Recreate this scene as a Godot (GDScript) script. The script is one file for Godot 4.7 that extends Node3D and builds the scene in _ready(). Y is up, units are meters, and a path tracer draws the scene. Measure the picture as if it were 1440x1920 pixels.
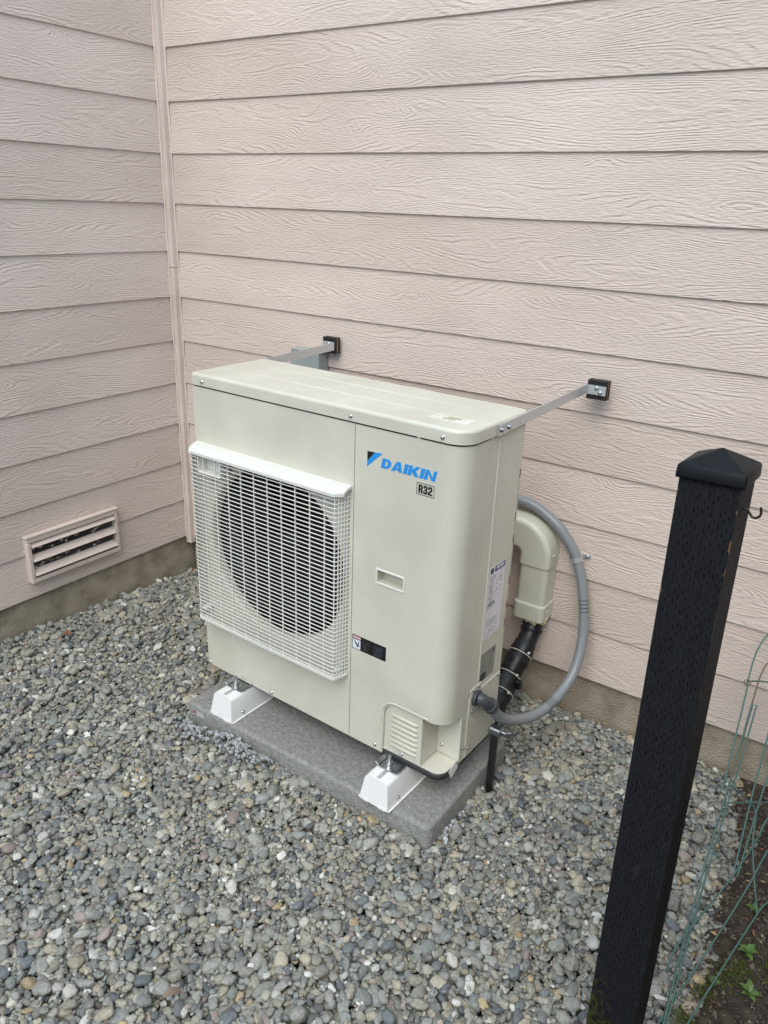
extends Node3D

var rng := RandomNumberGenerator.new()
var M := {}
const YAW := -0.02872
const UNIT := Vector3(0.8637, 0.1364, 0.7023)

# ------------------------------------------------------------------ helpers
func lin(r: float, g: float, b: float) -> Color:
	return Color(r, g, b).linear_to_srgb()

func mb() -> SurfaceTool:
	var st := SurfaceTool.new()
	st.begin(Mesh.PRIMITIVE_TRIANGLES)
	st.set_smooth_group(-1)
	return st

func tri(st: SurfaceTool, a: Vector3, b: Vector3, c: Vector3, out := Vector3.ZERO) -> void:
	if out != Vector3.ZERO and (c - a).cross(b - a).dot(out) < 0.0:
		st.add_vertex(a); st.add_vertex(c); st.add_vertex(b)
	else:
		st.add_vertex(a); st.add_vertex(b); st.add_vertex(c)

func quad(st: SurfaceTool, a: Vector3, b: Vector3, c: Vector3, d: Vector3, out := Vector3.ZERO) -> void:
	tri(st, a, b, c, out)
	tri(st, a, c, d, out)

func quad_uv(st: SurfaceTool, p: Array, uv: Array, out: Vector3) -> void:
	var order := [0, 1, 2, 0, 2, 3]
	if (p[2] - p[0]).cross(p[1] - p[0]).dot(out) < 0.0:
		order = [0, 2, 1, 0, 3, 2]
	for i in order:
		st.set_uv(uv[i])
		st.add_vertex(p[i])

func cbox(st: SurfaceTool, t: Transform3D, size: Vector3, ch := 0.0) -> void:
	# a box with chamfered edges, centred on t
	var h := size * 0.5
	ch = min(ch, min(h.x, min(h.y, h.z)) * 0.9)
	st.set_smooth_group(-1)
	var v := func(s: Vector3, ax: int) -> Vector3:
		var p := Vector3(s.x * (h.x - ch), s.y * (h.y - ch), s.z * (h.z - ch))
		p[ax] = s[ax] * h[ax]
		return t * p
	var o := t.origin
	for ax in 3:
		var i := (ax + 1) % 3
		var j := (ax + 2) % 3
		for s in [-1.0, 1.0]:
			var q := []
			for c in [[-1, -1], [1, -1], [1, 1], [-1, 1]]:
				var sg := Vector3.ZERO
				sg[ax] = s; sg[i] = c[0]; sg[j] = c[1]
				q.append(v.call(sg, ax))
			quad(st, q[0], q[1], q[2], q[3], (q[0] + q[2]) * 0.5 - o)
	if ch <= 0.0:
		return
	for ax in 3:
		var i := (ax + 1) % 3
		var j := (ax + 2) % 3
		for si in [-1.0, 1.0]:
			for sj in [-1.0, 1.0]:
				var a := Vector3.ZERO
				a[i] = si; a[j] = sj; a[ax] = 1.0
				var b := a
				b[ax] = -1.0
				var p0: Vector3 = v.call(a, i)
				var p1: Vector3 = v.call(b, i)
				var p2: Vector3 = v.call(b, j)
				var p3: Vector3 = v.call(a, j)
				quad(st, p0, p1, p2, p3, (p0 + p2) * 0.5 - o)
	for sx in [-1.0, 1.0]:
		for sy in [-1.0, 1.0]:
			for sz in [-1.0, 1.0]:
				var s := Vector3(sx, sy, sz)
				var p0: Vector3 = v.call(s, 0)
				tri(st, p0, v.call(s, 1), v.call(s, 2), p0 - o)

func bx(st: SurfaceTool, c: Vector3, size: Vector3, ch := 0.0) -> void:
	cbox(st, Transform3D(Basis(), c), size, ch)

func frames(pts: Array) -> Array:
	var out := []
	var n := pts.size()
	var side := Vector3.ZERO
	for i in n:
		var d: Vector3 = (pts[min(i + 1, n - 1)] - pts[max(i - 1, 0)]).normalized()
		if i == 0:
			side = d.cross(Vector3.UP if abs(d.y) < 0.9 else Vector3.RIGHT).normalized()
		else:
			side = (side - d * side.dot(d)).normalized()
		out.append([side, d.cross(side), d])
	return out

func tube(st: SurfaceTool, pts: Array, radius, sides := 10, caps := true, turn := 0.0) -> void:
	var fr := frames(pts)
	var rings := []
	for i in pts.size():
		var r: float = radius[i] if radius is Array else radius
		var ring := []
		for k in sides:
			var an := TAU * k / sides + turn
			ring.append(pts[i] + (fr[i][0] * cos(an) + fr[i][1] * sin(an)) * r)
		rings.append(ring)
	st.set_smooth_group(1 if sides > 4 else -1)
	for i in pts.size() - 1:
		for k in sides:
			var k2 := (k + 1) % sides
			quad(st, rings[i][k], rings[i][k2], rings[i + 1][k2], rings[i + 1][k], rings[i][k] + rings[i][k2] - pts[i] * 2.0)
	st.set_smooth_group(-1)
	if caps:
		for e in [0, pts.size() - 1]:
			var d: Vector3 = fr[e][2] * (-1.0 if e == 0 else 1.0)
			for k in sides:
				tri(st, pts[e], rings[e][k], rings[e][(k + 1) % sides], d)

func loft(st: SurfaceTool, rings: Array, closed := true, smooth := true, flip := false, grp := 1) -> void:
	st.set_smooth_group(grp if smooth else -1)
	for i in rings.size() - 1:
		var a: Array = rings[i]
		var b: Array = rings[i + 1]
		var n := a.size()
		for k in (n if closed else n - 1):
			var k2 := (k + 1) % n
			if flip:
				tri(st, a[k], b[k], b[k2]); tri(st, a[k], b[k2], a[k2])
			else:
				tri(st, a[k], b[k2], b[k]); tri(st, a[k], a[k2], b[k2])
	st.set_smooth_group(-1)

func fan_cap(st: SurfaceTool, ring: Array, out: Vector3) -> void:
	var c := Vector3.ZERO
	for p in ring: c += p
	c /= ring.size()
	st.set_smooth_group(-1)
	for k in ring.size():
		tri(st, c, ring[k], ring[(k + 1) % ring.size()], out)

func poly(st: SurfaceTool, pts: PackedVector2Array, t: Transform3D, z0: float, z1: float) -> void:
	# a flat outline extruded along local z
	st.set_smooth_group(-1)
	var idx := Geometry2D.triangulate_polygon(pts)
	for z in [z0, z1]:
		for i in range(0, idx.size(), 3):
			var a := pts[idx[i]]; var b := pts[idx[i + 1]]; var c := pts[idx[i + 2]]
			tri(st, t * Vector3(a.x, a.y, z), t * Vector3(b.x, b.y, z), t * Vector3(c.x, c.y, z), t.basis.z * (1.0 if z == max(z0, z1) else -1.0))
	var area := 0.0
	for i in pts.size():
		area += pts[i].cross(pts[(i + 1) % pts.size()])
	for i in pts.size():
		var a := pts[i]; var b := pts[(i + 1) % pts.size()]
		var nn := Vector2(b.y - a.y, a.x - b.x) * signf(area)
		quad(st, t * Vector3(a.x, a.y, z0), t * Vector3(b.x, b.y, z0), t * Vector3(b.x, b.y, z1), t * Vector3(a.x, a.y, z1), t.basis * Vector3(nn.x, nn.y, 0))

func lathe(st: SurfaceTool, prof: Array, t: Transform3D, segs := 24) -> void:
	# prof: [radius, height along local y]
	var rings := []
	for p in prof:
		var ring := []
		for k in segs:
			var an := TAU * k / segs
			ring.append(t * Vector3(cos(an) * p[0], p[1], sin(an) * p[0]))
		rings.append(ring)
	loft(st, rings, true, true)

func rrect(x0: float, x1: float, z0: float, z1: float, r: Array, y: float, inset := 0.0, segs := 6) -> Array:
	# ring round a rectangle; r = radii at (x0,z0) (x1,z0) (x1,z1) (x0,z1)
	var out := []
	var cs := [[x0, z0, PI], [x1, z0, PI * 1.5], [x1, z1, 0.0], [x0, z1, PI * 0.5]]
	for i in 4:
		var rr: float = r[i]
		var cx: float = cs[i][0] + (rr if i == 0 or i == 3 else -rr)
		var cz: float = cs[i][1] + (rr if i < 2 else -rr)
		for k in segs + 1:
			var an: float = cs[i][2] + PI * 0.5 * k / segs
			var q: float = max(rr - inset, 0.0005)
			var ex: float = 0.0
			if rr - inset < 0.0005: ex = inset - rr
			var sx := 1.0 if i == 0 or i == 3 else -1.0
			var sz := 1.0 if i < 2 else -1.0
			out.append(Vector3(cx + cos(an) * q + sx * ex, y, cz + sin(an) * q + sz * ex))
	return out

func obj(called: String, st: SurfaceTool, m: Material, parent: Node = self) -> MeshInstance3D:
	st.generate_normals()
	var o := MeshInstance3D.new()
	o.mesh = st.commit()
	o.material_override = m
	o.name = called
	parent.add_child(o, true)
	return o

func inst(called: String, mesh: Mesh, m: Material, parent: Node, t := Transform3D()) -> MeshInstance3D:
	var o := MeshInstance3D.new()
	o.mesh = mesh
	o.material_override = m
	o.name = called
	o.transform = t
	parent.add_child(o, true)
	return o

func done(st: SurfaceTool) -> Mesh:
	st.generate_normals()
	return st.commit()

func tag(o: Node, label: String, category: String, group := "", kind := "") -> void:
	if label: o.set_meta("label", label)
	if category: o.set_meta("category", category)
	if group: o.set_meta("group", group)
	if kind: o.set_meta("kind", kind)

func thing(called: String, label: String, category: String, at := Vector3.ZERO, turn := 0.0, group := "") -> Node3D:
	var o := Node3D.new()
	o.name = called
	add_child(o, true)
	o.position = at
	o.rotation.y = turn
	tag(o, label, category, group)
	return o

func noise(sd: int, freq: float, oct := 1) -> FastNoiseLite:
	var n := FastNoiseLite.new()
	n.noise_type = FastNoiseLite.TYPE_SIMPLEX_SMOOTH
	n.seed = sd
	n.frequency = freq
	n.fractal_type = FastNoiseLite.FRACTAL_NONE if oct == 1 else FastNoiseLite.FRACTAL_FBM
	n.fractal_octaves = oct
	return n

func noise_tex(sd: int, freq: float, oct: int, lo: Color, hi: Color, size := 512, mid = null) -> NoiseTexture2D:
	var t := NoiseTexture2D.new()
	t.width = size
	t.height = size
	t.seamless = true
	t.noise = noise(sd, freq, oct)
	var g := Gradient.new()
	g.set_color(0, lo)
	g.set_color(1, hi)
	if mid != null:
		g.add_point(0.5, mid)
	t.color_ramp = g
	return t

func mat(c: Color, rough := 0.6, metal := 0.0) -> StandardMaterial3D:
	var m := StandardMaterial3D.new()
	m.albedo_color = c
	m.roughness = rough
	m.metallic = metal
	return m

func tri_mat(c: Color, rough: float, tex: Texture2D, scale: float, bump: Texture2D = null, bump_cm := 0.0) -> StandardMaterial3D:
	var m := mat(c, rough)
	m.albedo_texture = tex
	m.uv1_triplanar = true
	m.uv1_world_triplanar = true
	m.uv1_scale = Vector3.ONE * scale
	if bump:
		m.heightmap_enabled = true
		m.heightmap_texture = bump
		m.heightmap_scale = bump_cm
	return m

# ------------------------------------------------------------------ textures
const GW := 2048
const GROW := 168
const GVAR := 8
func grain_texture() -> ImageTexture:
	var data := PackedByteArray()
	data.resize(GW * GROW * GVAR)
	var n1 := noise(11, 1.0)
	var n2 := noise(12, 1.0)
	var n3 := noise(13, 1.0)
	var n4 := noise(14, 1.0)
	var r := RandomNumberGenerator.new()
	r.seed = 77
	for v in GVAR:
		var knots := []
		for k in r.randi_range(3, 5):
			knots.append([r.randf_range(0.05, 2.4), r.randf_range(0.03, 0.17), r.randf_range(0.05, 0.16), r.randf_range(0.016, 0.034), r.randf_range(3.5, 8.0) * (1.0 if r.randf() < 0.6 else -1.0)])
		var dens := r.randf_range(88.0, 130.0)
		var off := v * 37.7
		var amp := r.randf_range(4.5, 8.5)
		for j in GROW:
			var y := 0.2 * j / GROW
			var row := (v * GROW + j) * GW
			for i in GW:
				var x := 2.5 * i / GW
				var g := y * dens + amp * n1.get_noise_2d(x * 0.9 + off, y * 7.5 + off) + 0.32 * n2.get_noise_2d(x * 8.0 + off, y * 30.0)
				for k in knots:
					var dx: float = (x - k[0]) / k[2]
					if absf(dx) < 2.2:
						var dy: float = (y - k[1]) / k[3]
						g += k[4] * exp(-dx * dx - dy * dy)
				var f := g - floorf(g)
				var h := 1.0 - (f / 0.22 if f < 0.22 else (1.0 - f) / 0.78 if f > 0.5 else 1.0 - 0.36 * (f - 0.22) / 0.28)
				var rough := n3.get_noise_2d(x * 30.0, y * 190.0 + off)
				var m := clampf(0.62 + 1.3 * n4.get_noise_2d(x * 4.0 + off, y * 26.0), 0.12, 1.0)
				data[row + i] = int(clampf(0.5 + (h - 0.5) * m * 0.62 + rough * 0.24, 0.0, 1.0) * 255.0)
	return ImageTexture.create_from_image(Image.create_from_data(GW, GROW * GVAR, false, Image.FORMAT_L8, data))

func text_rows(im: Image, r: Rect2i, ink: Color, pitch: int, thick: int, fill := 0.8) -> void:
	var y := r.position.y
	while y + thick <= r.end.y:
		var x := r.position.x
		var stop := r.position.x + int(r.size.x * rng.randf_range(0.6, 1.0))
		while x < stop:
			var w := rng.randi_range(2, 9)
			if rng.randf() < fill:
				im.fill_rect(Rect2i(x, y, min(w, stop - x), thick), ink)
			x += w + rng.randi_range(1, 2)
		y += pitch

func tex_mat(im: Image, rough := 0.4) -> StandardMaterial3D:
	var m := mat(Color.WHITE, rough)
	m.albedo_texture = ImageTexture.create_from_image(im)
	m.texture_repeat = false
	return m

func sticker(called: String, m: Material, parent: Node, p: Array, out: Vector3) -> MeshInstance3D:
	# p: corners top left, top right, bottom right, bottom left; a thin printed sheet
	var st := mb()
	var o := out * 0.0006
	quad_uv(st, [p[0] + o, p[1] + o, p[2] + o, p[3] + o], [Vector2(0, 0), Vector2(1, 0), Vector2(1, 1), Vector2(0, 1)], out)
	for i in 4:
		var j := (i + 1) % 4
		quad_uv(st, [p[i] + o, p[j] + o, p[j], p[i]], [Vector2(0.99, 0.99), Vector2(0.99, 0.99), Vector2(0.99, 0.99), Vector2(0.99, 0.99)], (p[i] + p[j]) * 0.5 - (p[0] + p[2]) * 0.5)
	return obj(called, st, m, parent)

func lettering(called: String, s: String, parent: Node, at: Vector3, basis: Basis, height: float, m: Material, squeeze := 1.0, bold := true) -> MeshInstance3D:
	var t := TextMesh.new()
	var f := SystemFont.new()
	f.font_names = PackedStringArray(["Droid Sans"])
	f.font_weight = 700 if bold else 400
	t.font = f
	t.text = s
	t.font_size = 32
	t.pixel_size = height / 23.0
	t.depth = 0.0006
	var o := inst(called, t, m, parent, Transform3D(basis * Basis.from_scale(Vector3(squeeze, 1, 1)), at))
	return o

# ------------------------------------------------------------------ materials
func materials() -> void:
	var grain := grain_texture()
	var paint := noise_tex(3, 0.004, 4, Color(0.93, 0.925, 0.92), Color(1, 1, 1))
	for i in 3:
		var b := mat([lin(0.69, 0.585, 0.525), lin(0.655, 0.553, 0.494), lin(0.705, 0.60, 0.542)][i], 0.62)
		b.heightmap_enabled = true
		b.heightmap_texture = grain
		b.heightmap_scale = 0.22
		b.detail_enabled = false
		b.albedo_texture = paint
		M["board%d" % i] = b
	M.trim = tri_mat(lin(0.69, 0.585, 0.525), 0.55, paint, 1.5)
	M.caulk = mat(lin(0.70, 0.58, 0.50), 0.5)
	var conc := noise_tex(21, 0.03, 5, Color(0.76, 0.76, 0.75), Color(1, 1, 1), 1024)
	var grit := noise_tex(22, 0.09, 3, Color(0, 0, 0), Color(1, 1, 1), 1024)
	var stain := noise_tex(23, 0.008, 5, Color(0.74, 0.72, 0.67), Color(1, 0.98, 0.95), 1024, Color(0.90, 0.88, 0.84))
	M.foundation = tri_mat(lin(0.43, 0.385, 0.325), 0.85, stain, 1.1, grit, 0.30)
	M.pad = tri_mat(lin(0.345, 0.35, 0.34), 0.8, conc, 1.6, grit, 0.32)
	M.paint = tri_mat(lin(0.668, 0.655, 0.572), 0.28, noise_tex(31, 0.005, 3, Color(0.93, 0.928, 0.92), Color(1, 1, 1)), 1.3)
	M.paint.heightmap_enabled = true
	M.paint.heightmap_texture = noise_tex(34, 0.006, 2, Color(0, 0, 0), Color(1, 1, 1))
	M.paint.heightmap_scale = 0.10
	M.grille = mat(lin(0.71, 0.71, 0.67), 0.42)
	M.white = mat(lin(0.82, 0.83, 0.83), 0.38)
	M.galvanised = mat(lin(0.30, 0.31, 0.32), 0.5)
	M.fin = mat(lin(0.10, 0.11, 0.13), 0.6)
	M.fan = mat(lin(0.013, 0.013, 0.014), 0.6)
	M.fan.metallic_specular = 0.25
	M.pan = mat(lin(0.035, 0.037, 0.04), 0.5)
	M.screw = mat(lin(0.52, 0.53, 0.55), 0.3, 1.0)
	M.zinc = tri_mat(lin(0.72, 0.74, 0.75), 0.45, noise_tex(33, 0.02, 3, Color(0.93, 0.93, 0.93), Color(1, 1, 1)), 6.0)
	M.zinc.metallic = 0.75
	M.steel = mat(lin(0.30, 0.32, 0.34), 0.35, 1.0)
	M.rubber = mat(lin(0.015, 0.015, 0.016), 0.7)
	M.cork = mat(lin(0.30, 0.16, 0.08), 0.9)
	M.box = mat(lin(0.30, 0.345, 0.345), 0.4)
	M.duct = mat(lin(0.62, 0.62, 0.52), 0.36)
	M.foam = mat(lin(0.50, 0.46, 0.28), 0.9)
	M.pipe = mat(lin(0.006, 0.006, 0.0075), 0.42)
	M.tie = mat(lin(0.62, 0.60, 0.55), 0.4)
	M.conduit = mat(lin(0.23, 0.245, 0.26), 0.32)
	M.fitting = mat(lin(0.055, 0.065, 0.075), 0.4)
	M.black = mat(lin(0.01, 0.01, 0.01), 0.5)
	M.cap = mat(lin(0.007, 0.0085, 0.011), 0.5)
	M.cap.metallic_specular = 0.28
	M.wire = mat(lin(0.075, 0.15, 0.135), 0.5)
	M.rust = mat(lin(0.17, 0.12, 0.08), 0.8)
	M.blue = mat(lin(0.02, 0.28, 0.72), 0.4)
	M.ink = mat(lin(0.01, 0.01, 0.01), 0.4)
	M.print_white = mat(lin(0.8, 0.8, 0.8), 0.4)
	M.pebble = tri_mat(Color.WHITE, 0.62, noise_tex(41, 0.03, 4, Color(0.72, 0.72, 0.71), Color(1, 1, 1)), 7.0)
	M.pebble.vertex_color_use_as_albedo = true
	M.chip = mat(Color.WHITE, 0.8)
	M.chip.vertex_color_use_as_albedo = true
	M.soil = tri_mat(lin(0.105, 0.083, 0.062), 0.95, noise_tex(51, 0.012, 5, Color(0.45, 0.43, 0.42), Color(1, 1, 1), 1024), 2.2, grit, 0.5)
	M.ground = tri_mat(lin(0.10, 0.095, 0.085), 0.95, noise_tex(52, 0.02, 5, Color(0.5, 0.5, 0.5), Color(1, 1, 1)), 1.0)
	M.leaf_green = mat(lin(0.075, 0.15, 0.028), 0.5)
	M.leaf_green.backlight_enabled = true
	M.leaf_green.backlight = Color(0.16, 0.24, 0.05)
	M.leaf_brown = mat(lin(0.20, 0.085, 0.045), 0.7)
	M.leaf_pink = mat(lin(0.24, 0.17, 0.13), 0.75)
	M.fence = tri_mat(lin(0.44, 0.27, 0.13), 0.8, noise_tex(61, 0.01, 4, Color(0.6, 0.6, 0.6), Color(1, 1, 1)), 1.0)
	M.screen = mat(lin(0.10, 0.095, 0.09), 0.7)

# ------------------------------------------------------------------ house
const ROW := 0.18
const SILL := 0.14
func board(along: float, k: int, left: bool, parent: Node) -> void:
	# one lap board: butt edge at SILL + k * ROW, top tucked behind the one above
	var st := mb()
	var y0 := SILL + k * ROW
	var n := 12
	var start := 0.024
	var pat := (k * 3 + 2) % GVAR if left else (k * 5 + 1) % GVAR
	var mir := (k / GVAR) % 2 == 1
	var wob := noise(200 + k * 2 + int(left), 1.3)
	var put := func(u: float, y: float, d: float) -> Vector3:
		return Vector3(d, y, u) if left else Vector3(u, y, d)
	var cols := []
	# two boards are notched round the vent's opening
	var notched := left and k < 2
	var us := []
	for i in n + 1: us.append(start + (along - start) * i / n)
	if notched:
		us.append(0.425); us.append(0.790)
		us.sort()
		n += 2
	for i in n + 1:
		var u: float = us[i]
		var dy := wob.get_noise_1d(u) * 0.0016
		var dz := wob.get_noise_1d(u + 50.0) * 0.0012
		cols.append([u, put.call(u, y0 + dy + 0.199, -0.0072), put.call(u, y0 + dy + 0.0014, dz), put.call(u, y0 + dy, dz - 0.0016), put.call(u, y0 + dy, -0.009), put.call(u, y0 + dy + 0.199, -0.0135)])
	var front := Vector3(1, 0, 0) if left else Vector3(0, 0, 1)
	var v0 := float(pat) / GVAR
	var v1 := float(pat + 1) / GVAR
	for i in n:
		var a: Array = cols[i]
		var b: Array = cols[i + 1]
		var ua: float = a[0] / 2.5 + (0.31 * k if left else 0.0)
		var ub: float = b[0] / 2.5 + (0.31 * k if left else 0.0)
		if mir:
			ua = -ua; ub = -ub
		var p := Vector2(ua, v1)
		if notched and a[0] > 0.424 and b[0] < 0.791:
			var f := (0.228 - y0 - 0.0014) / 0.1976 if k == 0 else (0.376 - y0 - 0.0014) / 0.1976
			var ea: Vector3 = a[2].lerp(a[1], f)
			var eb: Vector3 = b[2].lerp(b[1], f)
			var vm := lerpf(v1 - 0.001, v0 + 0.001, f)
			if k == 0:
				quad_uv(st, [ea, eb, b[2], a[2]], [Vector2(ua, vm), Vector2(ub, vm), Vector2(ub, v1 - 0.001), Vector2(ua, v1 - 0.001)], front)
				quad_uv(st, [a[2], b[2], b[3], a[3]], [p, p, p, p], front + Vector3.DOWN)
				quad_uv(st, [a[3], b[3], b[4], a[4]], [p, p, p, p], Vector3.DOWN)
			else:
				quad_uv(st, [a[1], b[1], eb, ea], [Vector2(ua, v0 + 0.001), Vector2(ub, v0 + 0.001), Vector2(ub, vm), Vector2(ua, vm)], front)
			continue
		quad_uv(st, [a[1], b[1], b[2], a[2]], [Vector2(ua, v0 + 0.001), Vector2(ub, v0 + 0.001), Vector2(ub, v1 - 0.001), Vector2(ua, v1 - 0.001)], front)
		quad_uv(st, [a[2], b[2], b[3], a[3]], [p, p, p, p], front + Vector3.DOWN)
		quad_uv(st, [a[3], b[3], b[4], a[4]], [p, p, p, p], Vector3.DOWN)
		quad_uv(st, [a[1], b[1], b[5], a[5]], [p, p, p, p], Vector3.UP)
	obj("siding_board", st, M["board%d" % ((k * 7 + int(left) * 2) % 3)], parent)

func house() -> void:
	var h := thing("house", "house corner clad in pale pinkish beige lap siding over a concrete foundation", "house")
	var rows := 18
	for side in 2:
		var left := side == 1
		var w := Node3D.new()
		w.name = "wall"
		h.add_child(w, true)
		w.set_meta("label", "siding wall with the louvred vent near its foot" if left else "siding wall behind the outdoor unit")
		var along := 4.2 if left else 5.2
		for k in rows:
			board(along, k, left, w)
		var st := mb()
		if left:
			var top_y := SILL + rows * ROW + 0.02
			for e in [[SILL, 0.228, -0.14, along], [0.376, top_y, -0.14, along], [0.228, 0.376, -0.14, 0.425], [0.228, 0.376, 0.790, along]]:
				bx(st, Vector3(-0.0875, (e[0] + e[1]) / 2, (e[2] + e[3]) / 2), Vector3(0.14, e[1] - e[0], e[3] - e[2]))
		else:
			bx(st, Vector3(along / 2, SILL + rows * ROW / 2 + 0.01, -0.0875), Vector3(along, rows * ROW + 0.02, 0.14))
		obj("sheathing", st, M.trim, w)
	# foundation: two concrete faces set back a little behind the siding
	for side in 2:
		var st := mb()
		if side == 0:
			bx(st, Vector3(2.6, -0.17, -0.105), Vector3(5.2, 0.622, 0.18), 0.004)
		else:
			bx(st, Vector3(-0.105, -0.17, 2.0), Vector3(0.18, 0.62, 4.4), 0.004)
		obj("foundation", st, M.foundation, h)
	# crawl space behind the vent: bare concrete walls and earth under the floor
	var cs := mb()
	for e in [[Vector3(-1.8, 0.28, 0.9), Vector3(0.08, 1.0, 2.4)], [Vector3(-0.98, 0.28, -0.30), Vector3(1.62, 1.0, 0.08)], [Vector3(-0.98, 0.28, 2.10), Vector3(1.62, 1.0, 0.08)], [Vector3(-0.98, 0.80, 0.9), Vector3(1.64, 0.06, 2.4)], [Vector3(-0.98, -0.25, 0.9), Vector3(1.64, 0.06, 2.4)]]:
		bx(cs, e[0], e[1])
	obj("crawl_space", cs, M.foundation, h)
	# inside corner trim in two lengths, with beads of caulk
	for seg in [[0.105, 1.335], [1.3365, 3.40]]:
		var st := mb()
		var y0: float = seg[0]
		var y1: float = seg[1]
		bx(st, Vector3(0.006, (y0 + y1) / 2, 0.006), Vector3(0.034, y1 - y0, 0.034), 0.002)
		obj("corner_trim", st, M.trim, h)
	for side in 2:
		var st := mb()
		var pts := []
		var rad := []
		var wob := noise(300 + side, 9.0)
		for i in 90:
			var y := 0.13 + 3.25 * i / 89.0
			var e := 0.0255 + wob.get_noise_1d(y) * 0.0015
			pts.append(Vector3(e, y, -0.001) if side == 0 else Vector3(-0.001, y, e))
			rad.append(0.0042 + wob.get_noise_1d(y * 3.0 + 9.0) * 0.002)
		tube(st, pts, rad, 6)
		obj("caulk_bead", st, M.caulk, h)

func vent() -> void:
	var v := thing("wall_vent", "louvred crawl space vent painted beige, low on the siding beside the corner", "vent", Vector3(0, 0.207, 0.405))
	# local: x out of the wall, y up, z along it
	var W := 0.405
	var H := 0.190
	var d := 0.024
	for r in [[0.0, 0.018, 0.0, W], [H - 0.022, H, 0.0, W], [0.018, H - 0.022, 0.0, 0.016], [0.018, H - 0.022, W - 0.016, W]]:
		var st := mb()
		bx(st, Vector3(d / 2 - 0.004, (r[0] + r[1]) / 2, (r[2] + r[3]) / 2), Vector3(d + 0.008, r[1] - r[0] - 0.0006, r[3] - r[2] - 0.0006), 0.002)
		obj("frame_rail", st, M.trim, v)
	var lip := mb()
	bx(lip, Vector3(0.0135, H + 0.002, W / 2), Vector3(0.027, 0.005, W + 0.012), 0.0015)
	obj("top_flange", lip, M.trim, v)
	for k in 3:
		var st := mb()
		var y := 0.041 + k * 0.059
		cbox(st, Transform3D(Basis(Vector3(0, 0, 1), deg_to_rad(-42.0)), Vector3(0.0165, y, W / 2)), Vector3(0.033, 0.003, W - 0.033), 0.0008)
		obj("louvre_slat", st, M.trim, v)
	# wire screen behind the louvres with some squares clogged by paint
	var sc := mb()
	for i in 62:
		var z := 0.018 + i * (W - 0.036) / 61.0
		bx(sc, Vector3(0.0032, H / 2, z), Vector3(0.0012, H - 0.042, 0.0012))
	for j in 26:
		bx(sc, Vector3(0.0032, 0.022 + j * (H - 0.046) / 25.0, W / 2), Vector3(0.0012, 0.0012, W - 0.034))
	obj("wire_screen", sc, M.screen, v).set_meta("kind", "stuff")
	var cl := mb()
	rng.seed = 5
	for i in 26:
		var z := rng.randf_range(0.02, W - 0.02)
		var y: float = [0.064, 0.122][rng.randi_range(0, 1)] + rng.randf_range(-0.008, 0.012)
		bx(cl, Vector3(0.0042, y, z), Vector3(0.001, rng.randf_range(0.003, 0.006), rng.randf_range(0.006, 0.020)))
	obj("clogged_paint", cl, M.trim, v).set_meta("kind", "stuff")

# ------------------------------------------------------------------ outdoor unit
const UW := 0.94
const UD := 0.30
func screw_mesh() -> Mesh:
	var st := mb()
	lathe(st, [[0.0055, 0.0], [0.0055, 0.001], [0.0042, 0.0012], [0.0042, 0.0042], [0.003, 0.0052], [0.0, 0.0053]], Transform3D(), 8)
	return done(st)

func facing(n: Vector3, at: Vector3) -> Transform3D:
	# local y along n
	var s := n.cross(Vector3(0.3, 0.9, 0.31)).normalized()
	return Transform3D(Basis(s, n, s.cross(n)), at)

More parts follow.
